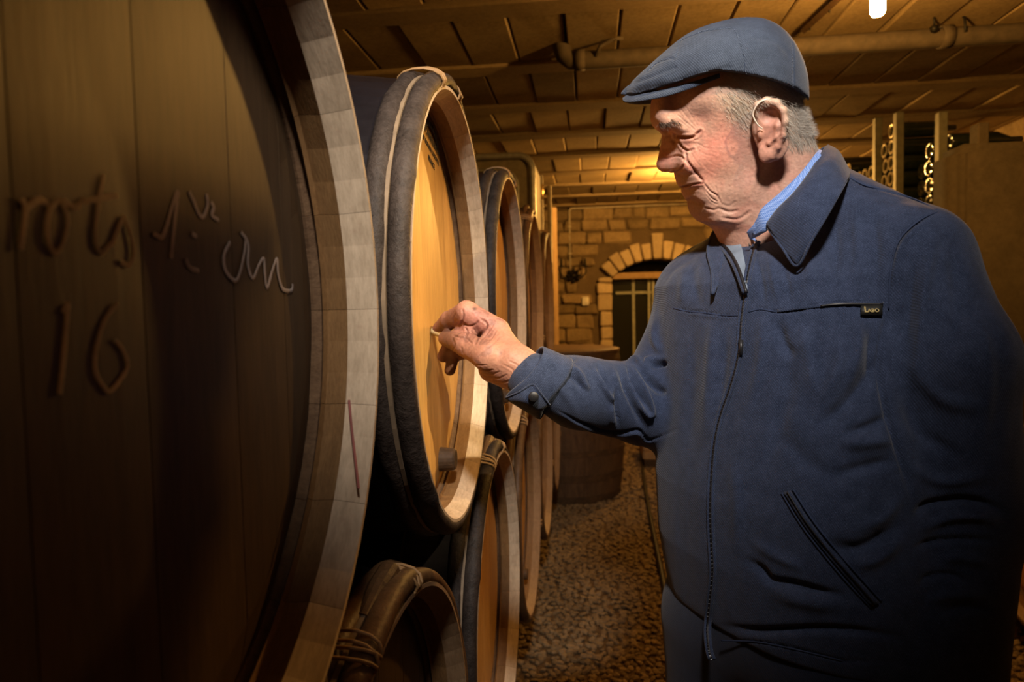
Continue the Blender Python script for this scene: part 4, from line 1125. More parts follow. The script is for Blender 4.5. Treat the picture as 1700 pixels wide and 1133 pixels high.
af = Lh(1040, 160)[0]; am = Lh(1165, 100)[0]
def cap_f(P):
    Q = to_loc(P); a, b, c = Q[:, 0], Q[:, 1], Q[:, 2]
    d = GT(a, c); ins = GC(a, c)
    bm = .088*np.clip((a-af)/(am-af), 0.02, 1)**.55; bm = np.where(a < af, .01, bm)
    dm = .062*np.clip((a-af)/(am-af), .25, 1)
    W = bm*np.sqrt(np.clip(1-(1-np.clip(d/dm, 0, 1))**2, 0, 1))
    wr = (vnoise(Q*A_((1, .6, 1)), 26, 4, 2)*.0035)
    return np.maximum(ins, (np.abs(b)-W)*.7-wr*np.clip(d/.02, 0, 1))
# dense evaluation: this field is not a true distance
def dense_nets(f, lo, hi, h):
    g = lambda P: np.clip(f(P), -1e9, 1e9)
    B0 = surface_nets.__globals__; return surface_nets(lambda P: f(P)*.35, lo, hi, h, 0)
cc = to_w(A_([[-.02, 0, .07]]))[0]
Vc, Fc_ = dense_nets(cap_f, cc-A_((.175, .14, .115)), cc+A_((.16, .14, .12)), .0016)
Nc = vertex_normals(Vc, Fc_); Qc = to_loc(Vc); Qm = Qc.copy(); Qm[:, 1] = -np.abs(Qc[:, 1]); Uc, Vcc, _ = pix(to_w(Qm))
for it in range(4):           # relax
    A = np.zeros_like(Vc); n_ = np.zeros(len(Vc))
    for k in range(4): np.add.at(A, Fc_[:, k], Vc[Fc_[:, (k+1) % 4]]); np.add.at(n_, Fc_[:, k], 1)
    Vc = Vc*.5+A/n_[:, None]*.5
seams = [([(1129, 67), (1170, 52), (1218, 47), (1228, 70), (1235, 100), (1237, 130)], 1.4, .9), ([(1129, 67), (1126, 82), (1122, 96)], 1.3, .7), ([(1316, 70), (1318, 100), (1318, 130), (1319, 150)], 1.3, .8),
         ([(1075, 118), (1090, 104), (1112, 97), (1118, 98)], 2, 1.2), ([(1046, 140), (1080, 128), (1120, 112)], 3.5, 1.3), ([(1060, 152), (1110, 140), (1160, 122), (1210, 112)], 5, 1.3), ([(1250, 60), (1290, 70), (1310, 90)], 5, 1.2)]
dv = np.zeros(len(Vc))
for pts, w, dep in seams: dv -= dep*np.exp(-(seg2(Uc, Vcc, spline2(pts, 20))[0]/w)**2)
Vc = Vc+Nc*(dv*.001)[:, None]
cap = adopt(np_obj('flat_cap', Vc, Fc_, M['cap'])); cap['label'] = 'faded blue denim flat cap'
def stitches(pts, name='stitching', off=.001):
    """dashes lying on the cap's near side"""
    P = spline2(pts, 60); K = []
    tree = None
    w = np.where(Qc[:, 1] < -.01)[0]; uw, vw = Uc[w], Vcc[w]; last = None
    for i in range(0, 58, 2):
        a = P[i]; b_ = P[i+1]; q = []
        for (u, v) in (a, b_):
            k = w[np.argmin((uw-u)**2+(vw-v)**2)]; q.append(Vc[k]+Nc[k]*off*.6)
        if np.linalg.norm(q[0]-q[1]) < .01 and np.linalg.norm(q[0]-q[1]) > 1e-4: K.append(tube_vf([tuple(q[0]), tuple(q[1])], .00035, 4))
    if K: V, F = merge(K); o = link(name, mesh(name, V, F), None, M['stitch'], False); adopt(o, cap)
stitches([(1130, 66), (1170, 51), (1216, 46)]); stitches([(1220, 50), (1230, 75), (1237, 102), (1239, 128)]); stitches([(1314, 70), (1316, 100), (1316, 130), (1317, 149)]); stitches([(1076, 117), (1090, 103), (1112, 96)])
# brim
outer = [(1034, 164, 0), (1037, 169, -.020), (1052, 169, -.040), (1078, 165, -.056), (1110, 158, -.067), (1150, 144, -.0735), (1191, 127.5, -.0770)]
inner = [(1083, 158, 0), (1086, 157, -.020), (1095, 155, -.038), (1112, 151, -.052), (1136, 144, -.063), (1165, 135, -.0715), (1195, 126, -.0755)]
def sidepts(T_): 
    near_ = [Lh(u, v, b_) for u, v, b_ in T_]; far_ = [p*A_((1, -1, 1)) for p in near_[1:]]
    return far_[::-1]+near_
o_ = spline([tuple(p) for p in sidepts(outer)], 61); i_ = spline([tuple(p) for p in sidepts(inner)], 61)
V = []; K = 9
for lay in (0, 1):
    for i in range(61):
        for k in range(K):
            t = k/(K-1); p = vec(i_[i])*(1-t)+vec(o_[i])*t; p[2] += .006*sin(pi*t)*1.0*(1-abs(i-30)/34)
            th = .0024*(1-max(0, t-.93)/.07*.6); p[2] += th*(1 if lay == 0 else -1); V.append(p)
F = []
for lay in (0, 1):
    o = lay*61*K
    for i in range(60):
        for k in range(K-1):
            q = (o+i*K+k, o+(i+1)*K+k, o+(i+1)*K+k+1, o+i*K+k+1); F.append(q)
for i in range(60):
    for k in (0, K-1): F.append((i*K+k, (i+1)*K+k, 61*K+(i+1)*K+k, 61*K+i*K+k))
for i in (0, 60):
    for k in range(K-1): F.append((i*K+k, i*K+k+1, 61*K+i*K+k+1, 61*K+i*K+k))
Vb = to_w(np.array(V)); me = fixn(mesh('brim', Vb, F)); br_ = link('brim', me, None, M['cap'], True); adopt(br_, cap)
# ============================================================ THE MAN: HANDS AND BODY
HP = lambda *a: T(*a)
W0, W1 = HP(905, 632, .915), HP(856, 606, .925)                       # forearm and wrist, right hand
IDX = [HP(826, 548, .975), HP(775, 519, .985), HP(746, 532, 1.02), HP(728, 546, 1.05)]
MID = [HP(828, 556, 1.0), HP(796, 541, .985), HP(781, 551, .985), HP(766, 549, 1.0)]
RNG = [HP(826, 572, 1.025), HP(778, 560, 1.03), HP(748, 572, 1.045), HP(736, 592, 1.05)]
LIT = [HP(828, 590, 1.03), HP(778, 583, 1.05), HP(753, 590, 1.045), HP(747, 615, 1.045)]
THB = [HP(850, 607, .93), HP(812, 592, .925), HP(774, 573, .955), HP(741, 562, 1.015)]
def hand_f(P):
    palm = cone(P, W1, HP(822, 553, .985), .024, .0195); palm = smin(palm, cone(P, W1, HP(822, 585, 1.02), .024, .018), .012)
    palm = smin(palm, cone(P, HP(850, 606, .93), HP(812, 578, .965), .022, .019), .012)
    palm = smin(palm, cone(P, HP(858, 622, .93), HP(818, 612, .945), .024, .020), .012); palm = smin(palm, cone(P, W0, W1, .027, .0245), .012)
    f = smin(palm, chain(P, IDX, [.0165, .0165, .0135, .0095], .004), .008)
    f = smin(f, chain(P, MID, [.015, .0135, .0125, .0105], .003), .004)
    f = smin(f, chain(P, RNG, [.0145, .0128, .0112, .0092], .004), .004)
    f = smin(f, chain(P, LIT, [.0135, .0115, .0098, .0082], .004), .004)
    f = smin(f, chain(P, THB, [.0235, .0212, .0163, .0120], .006), .007)
    return f
lo = np.min(np.stack(IDX+MID+RNG+LIT+THB+[W0, W1]), 0)-.035; hi = np.max(np.stack(IDX+MID+RNG+LIT+THB+[W0, W1]), 0)+.035
Vd, Fd = surface_nets(hand_f, lo, hi, .0013, 1)
Nd = vertex_normals(Vd, Fd); U, Vv, tt = pix(Vd); fr = np.clip((-(Nd@_CF)+.2)/.4, 0, 1)
disp = np.zeros(len(Vd)); cm = np.zeros(len(Vd))
HC = [([(768, 514), (769, 522), (768, 532), (764, 541)], 1.5, 1.6), ([(767, 534), (776, 541), (787, 540), (795, 533)], 1.6, 2.0),
 ([(757, 520), (753, 530), (754, 538)], 1.2, .8), ([(773, 545), (776, 553), (773, 560)], 1.6, 2.0), ([(797, 530), (806, 535), (808, 543), (802, 550), (794, 560), (788, 571)], 1.9, 2.0),
 ([(814, 545), (806, 557), (798, 566)], 1.3, .9), ([(824, 549), (817, 561), (806, 573)], 1.3, .8), ([(819, 540), (811, 552), (801, 562)], 1.1, .8), ([(829, 560), (820, 571), (810, 578)], 1.2, .6),
 ([(782, 549), (785, 556)], 1.0, .8), ([(787, 547), (791, 554)], 1.0, .8), ([(752, 557), (762, 560), (774, 562), (784, 571)], 1.4, 1.2),
 ([(796, 612), (806, 616), (818, 614)], 1.2, .9), ([(803, 619), (816, 622), (830, 617)], 1.2, .9), ([(790, 606), (800, 607), (808, 606)], 1.1, .7), ([(812, 627), (828, 628), (842, 622)], 1.3, .9), ([(820, 634), (838, 635), (856, 627)], 1.3, .9),
 ([(836, 606), (848, 612), (858, 622)], 1.4, .8), ([(845, 600), (858, 606), (868, 616)], 1.3, .7), ([(752, 563), (755, 573), (752, 582)], 1.3, .8), ([(766, 577), (768, 588)], 1.1, .6)]
for pts, w, dep in HC:
    P2 = spline2(pts, len(pts)*4); d, par = seg2(U, Vv, P2); e = np.exp(-(d/w)**2)*fr*np.clip(np.minimum(par, 1-par)*6+.3, 0, 1)
    disp -= dep*e; disp += .25*dep*np.exp(-((d-w*1.9)/w)**2)*fr; cm = np.maximum(cm, e*min(1, dep/1.6))
disp += vnoise(Vd, 140, 3, 3)*.5+vnoise(Vd, 420, 8, 2)*.3
for (u, v, r, a) in ((842, 585, 8, 1.2), (858, 575, 7, -.8), (830, 560, 10, .8)): disp += a*np.exp(-((U-u)/r)**2-((Vv-v)/r)**2)
Vd = Vd+Nd*(disp*.001)[:, None]
n1 = vnoise(Vd, 60, 2, 4); n2 = vnoise(Vd, 500, 4, 2)
def G(u0, v0, ru, rv): return np.exp(-((U-u0)/ru)**2-((Vv-v0)/rv)**2)
Cd = np.tile(A_((.47, .235, .165)), (len(Vd), 1))
Cd = tint(Cd, (.36, .15, .14), .7*G(790, 535, 40, 30)+n1*.6)
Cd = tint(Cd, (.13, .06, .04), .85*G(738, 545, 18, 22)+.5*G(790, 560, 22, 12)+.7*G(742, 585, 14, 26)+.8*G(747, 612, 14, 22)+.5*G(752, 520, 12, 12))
Cd = tint(Cd, (.07, .045, .035), .9*G(788, 513, 4, 3.2)+.3*(n1 > .28))
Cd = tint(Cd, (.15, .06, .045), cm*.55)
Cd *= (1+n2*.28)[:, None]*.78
skin_parts.append((Vd, Fd, Cd))
# thumb nail and index nail
M['nail'] = plain('stained_nail', (.20, .13, .05), .4, 0, .5)
def nail(p, q, w, l, nm='thumbnail'):
    """small curved shield lying on the skin, facing the camera"""
    ax = (vec(q)-vec(p)); ax /= np.linalg.norm(ax); nn = -_CF-ax*np.dot(-_CF, ax); nn /= np.linalg.norm(nn); sd = np.cross(ax, nn); V = []; F = []
    for i in range(7):
        for j in range(7):
            a = (i/6-.5)*2; b_ = (j/6-.5)*2; ww = w*sqrt(max(0, 1-abs(a)**3.2*.75)); V.append(vec(p)+ax*a*l+sd*b_*ww+nn*(-b_*b_*w*.38-.0004*a*a+.0006))
    for i in range(6):
        for j in range(6): F.append((i*7+j, i*7+j+1, i*7+j+8, i*7+j+7))
    o = link(nm, fixn(mesh(nm, V, F)), None, M['nail'], True); md = o.modifiers.new('s', 'SOLIDIFY'); md.thickness = .0007; return o
# body under the clothes ------------------------------------------
def frame_at(v, u_left, t, A, B, rot=0.):
    """torso ring whose left outline passes through pixel (u_left, v)"""
    s = A_((.54, -.84, 0)); n = A_((-.84, -.54, 0)); r = vec(CR)
    e = sqrt((A*(s@r))**2+(B*(n@r))**2); c = T(u_left, v, t)+r*e; return c, A, B
RINGS = [frame_at(400, 1150, .92, .150, .085), frame_at(470, 1118, .91, .185, .118), frame_at(560, 1116, .90, .195, .135), frame_at(680, 1119, .89, .198, .146), frame_at(800, 1115, .885, .200, .152),
         frame_at(900, 1120, .885, .200, .154), frame_at(990, 1136, .885, .196, .150), frame_at(1080, 1160, .885, .188, .142), frame_at(1200, 1180, .885, .186, .138)]
RZ = A_([r[0][2] for r in RINGS])[::-1]; RX_ = A_([r[0][0] for r in RINGS])[::-1]; RY_ = A_([r[0][1] for r in RINGS])[::-1]; RA = A_([r[1] for r in RINGS])[::-1]; RBb = A_([r[2] for r in RINGS])[::-1]
S_, N_v = A_((.54, -.84, 0)), A_((-.84, -.54, 0))
def torso(P, g=0., ztop=None, zbot=None):
    z = P[:, 2]; cx, cy = np.interp(z, RZ, RX_), np.interp(z, RZ, RY_); A, B = np.interp(z, RZ, RA)+g, np.interp(z, RZ, RBb)+g
    dx, dy = P[:, 0]-cx, P[:, 1]-cy; s = dx*S_[0]+dy*S_[1]; n = dx*N_v[0]+dy*N_v[1]
    r = ((np.abs(s)/A)**2.3+(np.abs(n)/B)**2.3)**(1/2.3); f = (r-1)*np.minimum(A, B)*.95
    return f
ZTOP = T(1250, 405, .88)[2]; ZHEM = T(1184, 1100, .75)[2]
SHN, SHF = T(1522, 430, .755), T(1184, 482, 1.01)                 # shoulder joints, near and far
NECKB = T(1322, 345, .90)
ELN, WRN = T(1600, 850, .735), T(1585, 1120, .70)
ELF, WRF = T(1083, 672, .975), W0
def near_arm(P, g): return chain(P, [SHN, T(1580, 600, .725), ELN, WRN], [.056+g, .060+g, .056+g, .046+g], .02)
def far_arm(P, g, end=None): return chain(P, [SHF, ELF, T(960, 652, .94), end if end is not None else T(884, 630, .918)], [.060+g, .057+g, .048+g, .036+g], .02)
def yoke(P, g):
    f = cone(P, NECKB, SHN, .070+g, .054+g); f = smin(f, cone(P, T(1300, 372, .94), SHF, .056+g, .054+g), .03)
    return f
def body_f(P):
    z = P[:, 2]; g = -.026
    f = smax(torso(P, g), z-ZTOP+.03, .04); f = smin(f, yoke(P, g), .03)
    f = smin(f, near_arm(P, g), .02); f = smin(f, chain(P, [SHF, ELF, T(960, 645, .94), HP(893, 625, .917)], [.044, .038, .032, .025], .02), .02)
    f = np.maximum(f, -(z-.62)); f = smin(f, legs(P, -.014), .03)
    f = smin(f, chain(P, [NECKB, T(1318, 405, .88)], [.052, .05]), .02)
    return f
hipc = A_((np.interp(.70, RZ, RX_), np.interp(.70, RZ, RY_), .70))
FN_ = hipc+S_*.10+N_v*(.02)+A_((0, 0, -.62)); FF_ = hipc-S_*.10-N_v*.0+A_((0, 0, -.62))
def legs(P, g):
    hn, hf = hipc+S_*.085+A_((0, 0, .0)), hipc-S_*.085+N_v*.03
    kn, kf = (hn+FN_)/2+N_v*.035, (hf+FF_)/2+N_v*.035
    f = chain(P, [hn, kn, FN_], [.108+g, .078+g, .062+g], .03); f = smin(f, chain(P, [hf, kf, FF_], [.108+g, .078+g, .062+g], .03), .03)
    q = hipc+A_((0, 0, .06)); d = P-q
    s, n = d@S_, d@N_v; e = (np.sqrt((s/(.178+g))**2+(n/(.142+g))**2+(d[:, 2]/.14)**2)-1)*.14
    return smin(f, e, .04)
# near (left) hand, relaxed beside the pocket, just below the frame
hw = WRN; dwn = A_((-.10, .02, -.99)); fwd = N_v
LH = []
for k, (off, ln_) in enumerate(((.030, .078), (.010, .088), (-.010, .083), (-.028, .066))):
    k0 = hw+dwn*.095+fwd*off; p1 = k0+dwn*ln_*.45-S_*.006; p2 = p1+dwn*ln_*.3-S_*.014; p3 = p2+dwn*ln_*.2-S_*.018; LH.append([k0, p1, p2, p3])
LT = [hw+dwn*.03+fwd*.018, hw+dwn*.062+fwd*.045-S_*.01, hw+dwn*.092+fwd*.055-S_*.018, hw+dwn*.115+fwd*.052-S_*.024]
def lhand(P):
    f = cone(P, hw-dwn*.06, hw, .026, .024); f = smin(f, cone(P, hw, hw+dwn*.085+fwd*.018, .024, .0155), .01); f = smin(f, cone(P, hw, hw+dwn*.085-fwd*.018, .022, .015), .012)
    for c in LH: f = smin(f, chain(P, c, [.0115, .0102, .0092, .0078], .003), .004)
    return smin(f, chain(P, LT, [.018, .0145, .0122, .0095], .004), .006)
allp = np.stack(sum(LH, [])+LT+[hw]); Vl, Fl = surface_nets(lhand, allp.min(0)-.04, allp.max(0)+A_((.04, .04, .05)), .0026, 1)
skin_parts.append((Vl, Fl, np.tile(A_((.47, .235, .165)), (len(Vl), 1))))
Vb_, Fb_ = surface_nets(body_f, A_((-.22, .40, .06)), A_((.75, 1.25, 1.42)), .011, 0)
skin_parts.append((Vb_, Fb_, np.tile(A_((.45, .25, .18)), (len(Vb_), 1))))
V = np.concatenate([p[0] for p in skin_parts]); offs = np.cumsum([0]+[len(p[0]) for p in skin_parts[:-1]])
F = np.concatenate([p[1]+o for p, o in zip(skin_parts, offs)]); C = np.concatenate([p[2] for p in skin_parts])
body = adopt(np_obj('body', V, F, M['skin'], None, C)); body['label'] = 'weathered head, ears, neck and hands'
tn = THB[2]+(THB[3]-THB[2])*.86-_CF*.0124
adopt(nail(tn, tn+(THB[3]-THB[2]), .0078, .0098), body)
# ------------------------------------------------------------ jacket
FOLDS = [   # polyline in the picture, width px, height mm (+ ridge, - groove)
 ([(905, 600), (925, 606), (945, 598), (957, 592)], 5, -3.0), ([(945, 606), (962, 620), (972, 640), (978, 648)], 4, 2.5), ([(935, 615), (955, 632), (972, 650)], 5, -2.2),
 ([(986, 610), (996, 632), (1006, 650), (1016, 664), (1021, 664)], 3.5, 3.2), ([(992, 606), (1003, 628), (1014, 650)], 4, -2.5), ([(1023, 645), (1024, 680), (1027, 714)], 3, -3.0), ([(1016, 668), (1017, 690), (1020, 712)], 5, 1.6),
 ([(1035, 604), (1045, 640), (1060, 672), (1073, 688), (1081, 690), (1084, 683), (1074, 655), (1060, 628), (1048, 606)], 3.2, 4.0), ([(1041, 606), (1055, 645), (1076, 681)], 3.4, -3.6), ([(1028, 612), (1040, 650), (1058, 690), (1072, 716)], 3.5, -2.6), 
 ([(1058, 606), (1078, 630), (1094, 648), (1103, 657)], 6, -5.5), ([(1080, 609), (1094, 605), (1106, 604)], 4, -4.0), ([(1040, 602), (1056, 596), (1068, 610), (1078, 597), (1104, 593)], 5, 3.0),
 ([(925, 680), (945, 692), (962, 702), (1000, 716), (1030, 718), (1058, 713), (1068, 722), (1075, 730), (1090, 728), (1122, 713)], 1.6, -2.0), ([(930, 685), (962, 707), (1000, 721), (1030, 723), (1060, 719), (1074, 734), (1092, 732)], 2.5, 1.2),
 ([(1015, 606), (1022, 630), (1030, 650)], 5, 1.5), ([(880, 612), (905, 622), (935, 650), (960, 690)], 7, 1.5), ([(1090, 520), (1085, 560), (1098, 590)], 6, 2.0),
 # yoke seam, shoulder seam, armhole
 ([(1118, 511), (1140, 516), (1170, 519), (1200, 523), (1232, 523)], 1.4, -1.6), ([(1242, 517), (1262, 513), (1290, 517), (1330, 512), (1362, 506), (1420, 503), (1467, 503)], 1.4, -1.6),
 ([(1120, 516), (1170, 524), (1230, 528)], 2.5, .9), ([(1290, 519), (1300, 517), (1340, 515), (1362, 513)], 1.2, -1.2), ([(1370, 509), (1430, 510), (1470, 511)], 1.2, -1.2),
 ([(1404, 291), (1425, 303), (1440, 309), (1470, 316), (1505, 326), (1535, 338), (1558, 350)], 1.4, -1.6),
 ([(1558, 350), (1535, 360), (1510, 378), (1490, 402), (1480, 435), (1476, 470), (1474, 520)], 1.6, -2.6), ([(1549, 360), (1518, 382), (1499, 405), (1489, 435), (1484, 480)], 3.5, 1.8),
 ([(1474, 520), (1462, 575), (1464, 640), (1478, 700), (1496, 760), (1516, 830)], 5, -6.0), ([(1450, 540), (1445, 590), (1448, 640)], 8, -4),
 # torso drapery
 ([(1182, 530), (1178, 620), (1170, 720)], 10, 2.5), ([(1150, 530), (1148, 640), (1140, 760)], 11, -2.0), ([(1205, 540), (1200, 620), (1188, 700)], 7, -1.6), ([(1265, 520), (1262, 600), (1240, 690)], 9, 1.6), ([(1290, 530), (1300, 570), (1318, 595)], 9, -3.4),
 ([(1330, 540), (1345, 600), (1350, 660)], 12, 2.2), ([(1420, 520), (1425, 580), (1410, 640)], 9, 2.6), ([(1462, 590), (1430, 640), (1390, 685), (1355, 712)], 13, -7.0), ([(1400, 560), (1390, 620), (1360, 670)], 12, 2.8), ([(1490, 730), (1440, 735), (1390, 738)], 12, 3.5), ([(1490, 765), (1440, 775), (1380, 790)], 10, -3.0), ([(1480, 690), (1440, 710), (1400, 722)], 8, -3.0),
 ([(1300, 560), (1310, 640), (1290, 720), (1270, 800)], 14, -2.0), ([(1215, 760), (1225, 840), (1220, 920)], 10, 1.6), ([(1235, 930), (1262, 945), (1280, 965), (1320, 972), (1370, 985), (1405, 990)], 7, -4.5), ([(1250, 900), (1290, 925), (1340, 945)], 9, 2.0), ([(1280, 985), (1340, 1000), (1400, 1008)], 12, 2.4),
 ([(1200, 1040), (1260, 1048), (1330, 1046), (1400, 1046), (1500, 1060)], 6, -4.0), ([(1200, 1064), (1260, 1066), (1330, 1080), (1400, 1098), (1500, 1100)], 1.8, -1.5), ([(1370, 905), (1420, 915), (1460, 900), (1500, 870)], 13, -5), ([(1420, 940), (1460, 925), (1500, 890)], 12, 3.5), ([(1500, 820), (1470, 860), (1420, 880)], 9, 2.0),
 ([(1330, 330), (1345, 420), (1340, 500)], 10, 1.4), ([(1385, 350), (1388, 430), (1380, 500)], 9, -1.8), ([(1420, 340), (1425, 420), (1415, 495)], 9, 1.8), ([(1450, 350), (1455, 430), (1448, 500)], 8, -1.6), ([(1255, 420), (1262, 460), (1268, 505)], 5, -1.6), ([(1275, 420), (1283, 460), (1292, 505)], 6, 1.6), ([(1300, 440), (1306, 470), (1312, 505)], 5, -1.4),
 ([(1150, 430), (1150, 470), (1160, 510)], 8, -1.6), ([(1135, 440), (1132, 480), (1135, 510)], 7, 1.4), ([(1290, 700), (1330, 760), (1400, 800)], 16, -1.6),
 # near sleeve
 ([(1555, 380), (1540, 450), (1530, 540), (1520, 640)], 10, 2.4), ([(1520, 420), (1508, 500), (1500, 580)], 8, -2.4), ([(1580, 400), (1590, 500), (1580, 600)], 12, -2.0), ([(1620, 520), (1640, 620), (1630, 740)], 12, 2.0), ([(1500, 640), (1530, 720), (1600, 760)], 12, -2.4), ([(1510, 600), (1560, 660), (1640, 680)], 14, 2.2), ([(1505, 770), (1560, 800), (1650, 790)], 10, 2.5),
 ([(1520, 858), (1535, 842), (1560, 834), (1600, 830), (1640, 838), (1672, 856)], 6, -7.0), ([(1530, 880), (1570, 862), (1620, 858), (1660, 870)], 8, 4.0), ([(1518, 912), (1550, 900), (1600, 896), (1660, 900)], 5, -4.5), ([(1525, 975), (1545, 958), (1580, 955), (1610, 968)], 5, -4.5), ([(1560, 930), (1600, 928), (1650, 940)], 9, 3.0), ([(1560, 1020), (1600, 1010), (1650, 1018)], 8, -3.5), ([(1540, 1000), (1580, 990), (1640, 990)], 8, 3),
]
NKC = T(1300, 345, .885)
def jacket_base(P):
    z = P[:, 2]
    f = smax(torso(P, 0.), z-ZTOP, .05); f = smin(f, yoke(P, 0.), .045)
    fa = far_arm(P, 0.); f = smin(f, fa, .018)
    f = smin(f, near_arm(P, 0.), .014)
    f = smax(f, -cone(P, T(1300, 362, .88), T(1285, 250, .88), .058, .085), .01)      # neck opening
    f = smax(f, -cone(P, T(1222, 420, .80), T(1215, 350, .82), .012, .05), .012)
    f = smax(f, ZHEM-z+.06*np.clip((P-hipc)@S_, -.2, .2)*0, .006)
    f = smax(f, -(P@_CR*0+np.dot(P-T(872, 622, .915), (ELF-W0)/np.linalg.norm(ELF-W0))), .002) if False else f
    return f
Vj, Fj = surface_nets(jacket_base, A_((-.17, .42, ZHEM-.03)), A_((.74, 1.24, 1.42)), .0025, 1)
def fold_disp(V, N):
    U, Vv, t = pix(V); fr = np.clip((-(N*( (V-_E)/np.linalg.norm(V-_E, axis=1)[:, None])).sum(1)+.12)/.3, 0, 1); d_ = np.zeros(len(V))
    for pts, w, h in FOLDS:
        P2 = spline2(pts, max(6, len(pts)*3)); x = [p[0] for p in P2]; y = [p[1] for p in P2]
        m = np.where((U > min(x)-w*3) & (U < max(x)+w*3) & (Vv > min(y)-w*3) & (Vv < max(y)+w*3) & (fr > 0))[0]
        if len(m):
            d, par = seg2(U[m], Vv[m], P2); d_[m] += h*(2.5 if max(x) < 1125 else (1.15 if (min(x) > 1515 and h < -4) or h < -5 else 1.8))*np.exp(-(d/w)**2)*fr[m]*np.clip(np.minimum(par, 1-par)*3.2+.08, 0, 1)
    q = (V-hipc); soft = vnoise(np.stack([q@S_*1.0, q@N_v*1.0, q[:, 2]*.25], 1), 18, 3, 3)*4.0
    return d_+soft
Nj = vertex_normals(Vj, Fj); Vj = Vj+Nj*(fold_disp(Vj, Nj)*.001)[:, None]
# one subdivision step happens in the renderer: smooth by a light relax
M['lining'] = plain('grey_blue_lining', (.17, .21, .27), .9)
jac = adopt(np_obj('jacket', Vj, Fj, M['jacket'])); jac['label'] = 'dark blue denim zip jacket'
U_j, V_j, t_j = pix(Vj); Nj = vertex_normals(Vj, Fj)
frontv = np.where((Nj*(Vj-_E)).sum(1) < 0)[0]
def surf(u, v, lift=0.):
    """point of the jacket's front under a picture position"""
    d = (U_j[frontv]-u)**2+(V_j[frontv]-v)**2; k = np.argsort(d)[:40]; k = frontv[k]; tmin = t_j[k].min(); k = k[t_j[k] < tmin+.03]
    w = 1/((U_j[k]-u)**2+(V_j[k]-v)**2+4.); t = (t_j[k]*w).sum()/w.sum(); return T(u, v, t-lift)
def seam_tube(name, pts, r, mat, lift=.0008, n=60, parent=None, seg=6):
    P = [tuple(surf(u, v, lift)) for u, v in spline2(pts, n)]; P = [tuple((A_(P[max(i-1, 0)])+A_(P[i])*2+A_(P[min(i+1, n-1)]))/4) for i in range(n)]
    V, F = tube_vf(P, r, seg); o = link(name, fixn(mesh(name, V, F)), None, mat, True); return adopt(o, parent or jac)
# zipper
ZIP = [(1270, 377), (1258, 400), (1248, 430), (1240, 470), (1235, 505), (1231, 540), (1229, 575), (1222, 612), (1211, 650), (1197, 690), (1187, 735), (1182, 790), (1180, 850), (1182, 905), (1184, 950), (1179, 1000), (1175, 1045), (1178, 1080), (1183, 1096)]
M['zip'] = plain('black_zip', (.012, .012, .014), .45, .1, .5)
M['zipm'] = plain('zip_teeth', (.05, .05, .055), .35, .6, .6)
seam_tube('zip_tape', [(u+3, v) for u, v in ZIP], .0022, M['jacket'], .0012, 110); seam_tube('zip_tape', [(u-4.5, v) for u, v in ZIP], .0022, M['jacket'], .0012, 110); seam_tube('zip_coil', ZIP, .0021, M['zip'], .0006, 110)
P = [surf(u, v, .0022) for u, v in spline2(ZIP, 240)]
parts = []
for i in range(1, 239):
    p = P[i]; t = P[i+1]-P[i-1]; t /= np.linalg.norm(t)+1e-9; s = np.cross(t, _CF); s /= np.linalg.norm(s); sg = 1 if i % 2 else -1
    a = p+s*sg*.0001; b_ = p+s*sg*.0021; parts.append(tube_vf([tuple(a), tuple(b_)], .0006, 4))
V, F = merge(parts); o = adopt(link('zip_teeth', mesh('zip_teeth', V, F), None, M['zipm'], False), jac); o['kind'] = 'stuff'
p = surf(1230, 565, .004); q = surf(1230, 590, .004)
V, F = tube_vf([tuple(p), tuple(q)], [.0032, .0018], 8); adopt(link('zip_puller', fixn(mesh('zip_puller', V, F)), None, M['zipm'], True), jac)
# open upper left front: folded edge with lining
EDGE = [(1190, 402), (1198, 407), (1208, 417), (1218, 432), (1226, 447), (1233, 462), (1239, 480)]
def sheet(name, rows, mat, th=.0016, parent=None, nu=28, nv=8, smooth=True):
    """rows = list of polylines (3D points); lofted with thickness"""
    R = [spline([tuple(p) for p in r], nu) for r in rows]; G_ = []
    for i in range(nu): G_.append(spline([tuple(r[i]) for r in R], nv) if len(R) > 2 else [R[0][i]*(1-k/(nv-1))+R[1][i]*(k/(nv-1)) for k in range(nv)])
    V = [p for g in G_ for p in g]; F = [(i*nv+k, (i+1)*nv+k, (i+1)*nv+k+1, i*nv+k+1) for i in range(nu-1) for k in range(nv-1)]
    o = link(name, fixn(mesh(name, V, F)), None, mat, smooth); md = o.modifiers.new('thick', 'SOLIDIFY'); md.thickness = th; md.offset = 0
    return adopt(o, parent or jac)
tl = lambda L_: [T(*p) for p in L_]
sheet('open_front_flap', [tl([(1190, 402, .930), (1207, 414, .884), (1224, 442, .823), (1239, 484, .792)]), tl([(1203, 397, .932), (1226, 401, .888), (1236, 432, .830), (1241, 480, .794)])], M['lining'])
V, F = tube_vf(spline([tuple(T(u, v, t)) for u, v, t in ((1190, 401, .928), (1207, 414, .882), (1224, 442, .820), (1239, 486, .789))], 30), .0022, 8)
adopt(link('zip_coil', fixn(mesh('zip_coil', V, F)), None, M['zip'], True), jac)
V, F = tube_vf(spline([tuple(T(u, v, t)) for u, v, t in ((1186, 404, .930), (1203, 418, .884), (1220, 445, .822), (1236, 487, .791))], 30), .0026, 8)
adopt(link('zip_tape', fixn(mesh('zip_tape', V, F)), None, M['jacket'], True), jac)
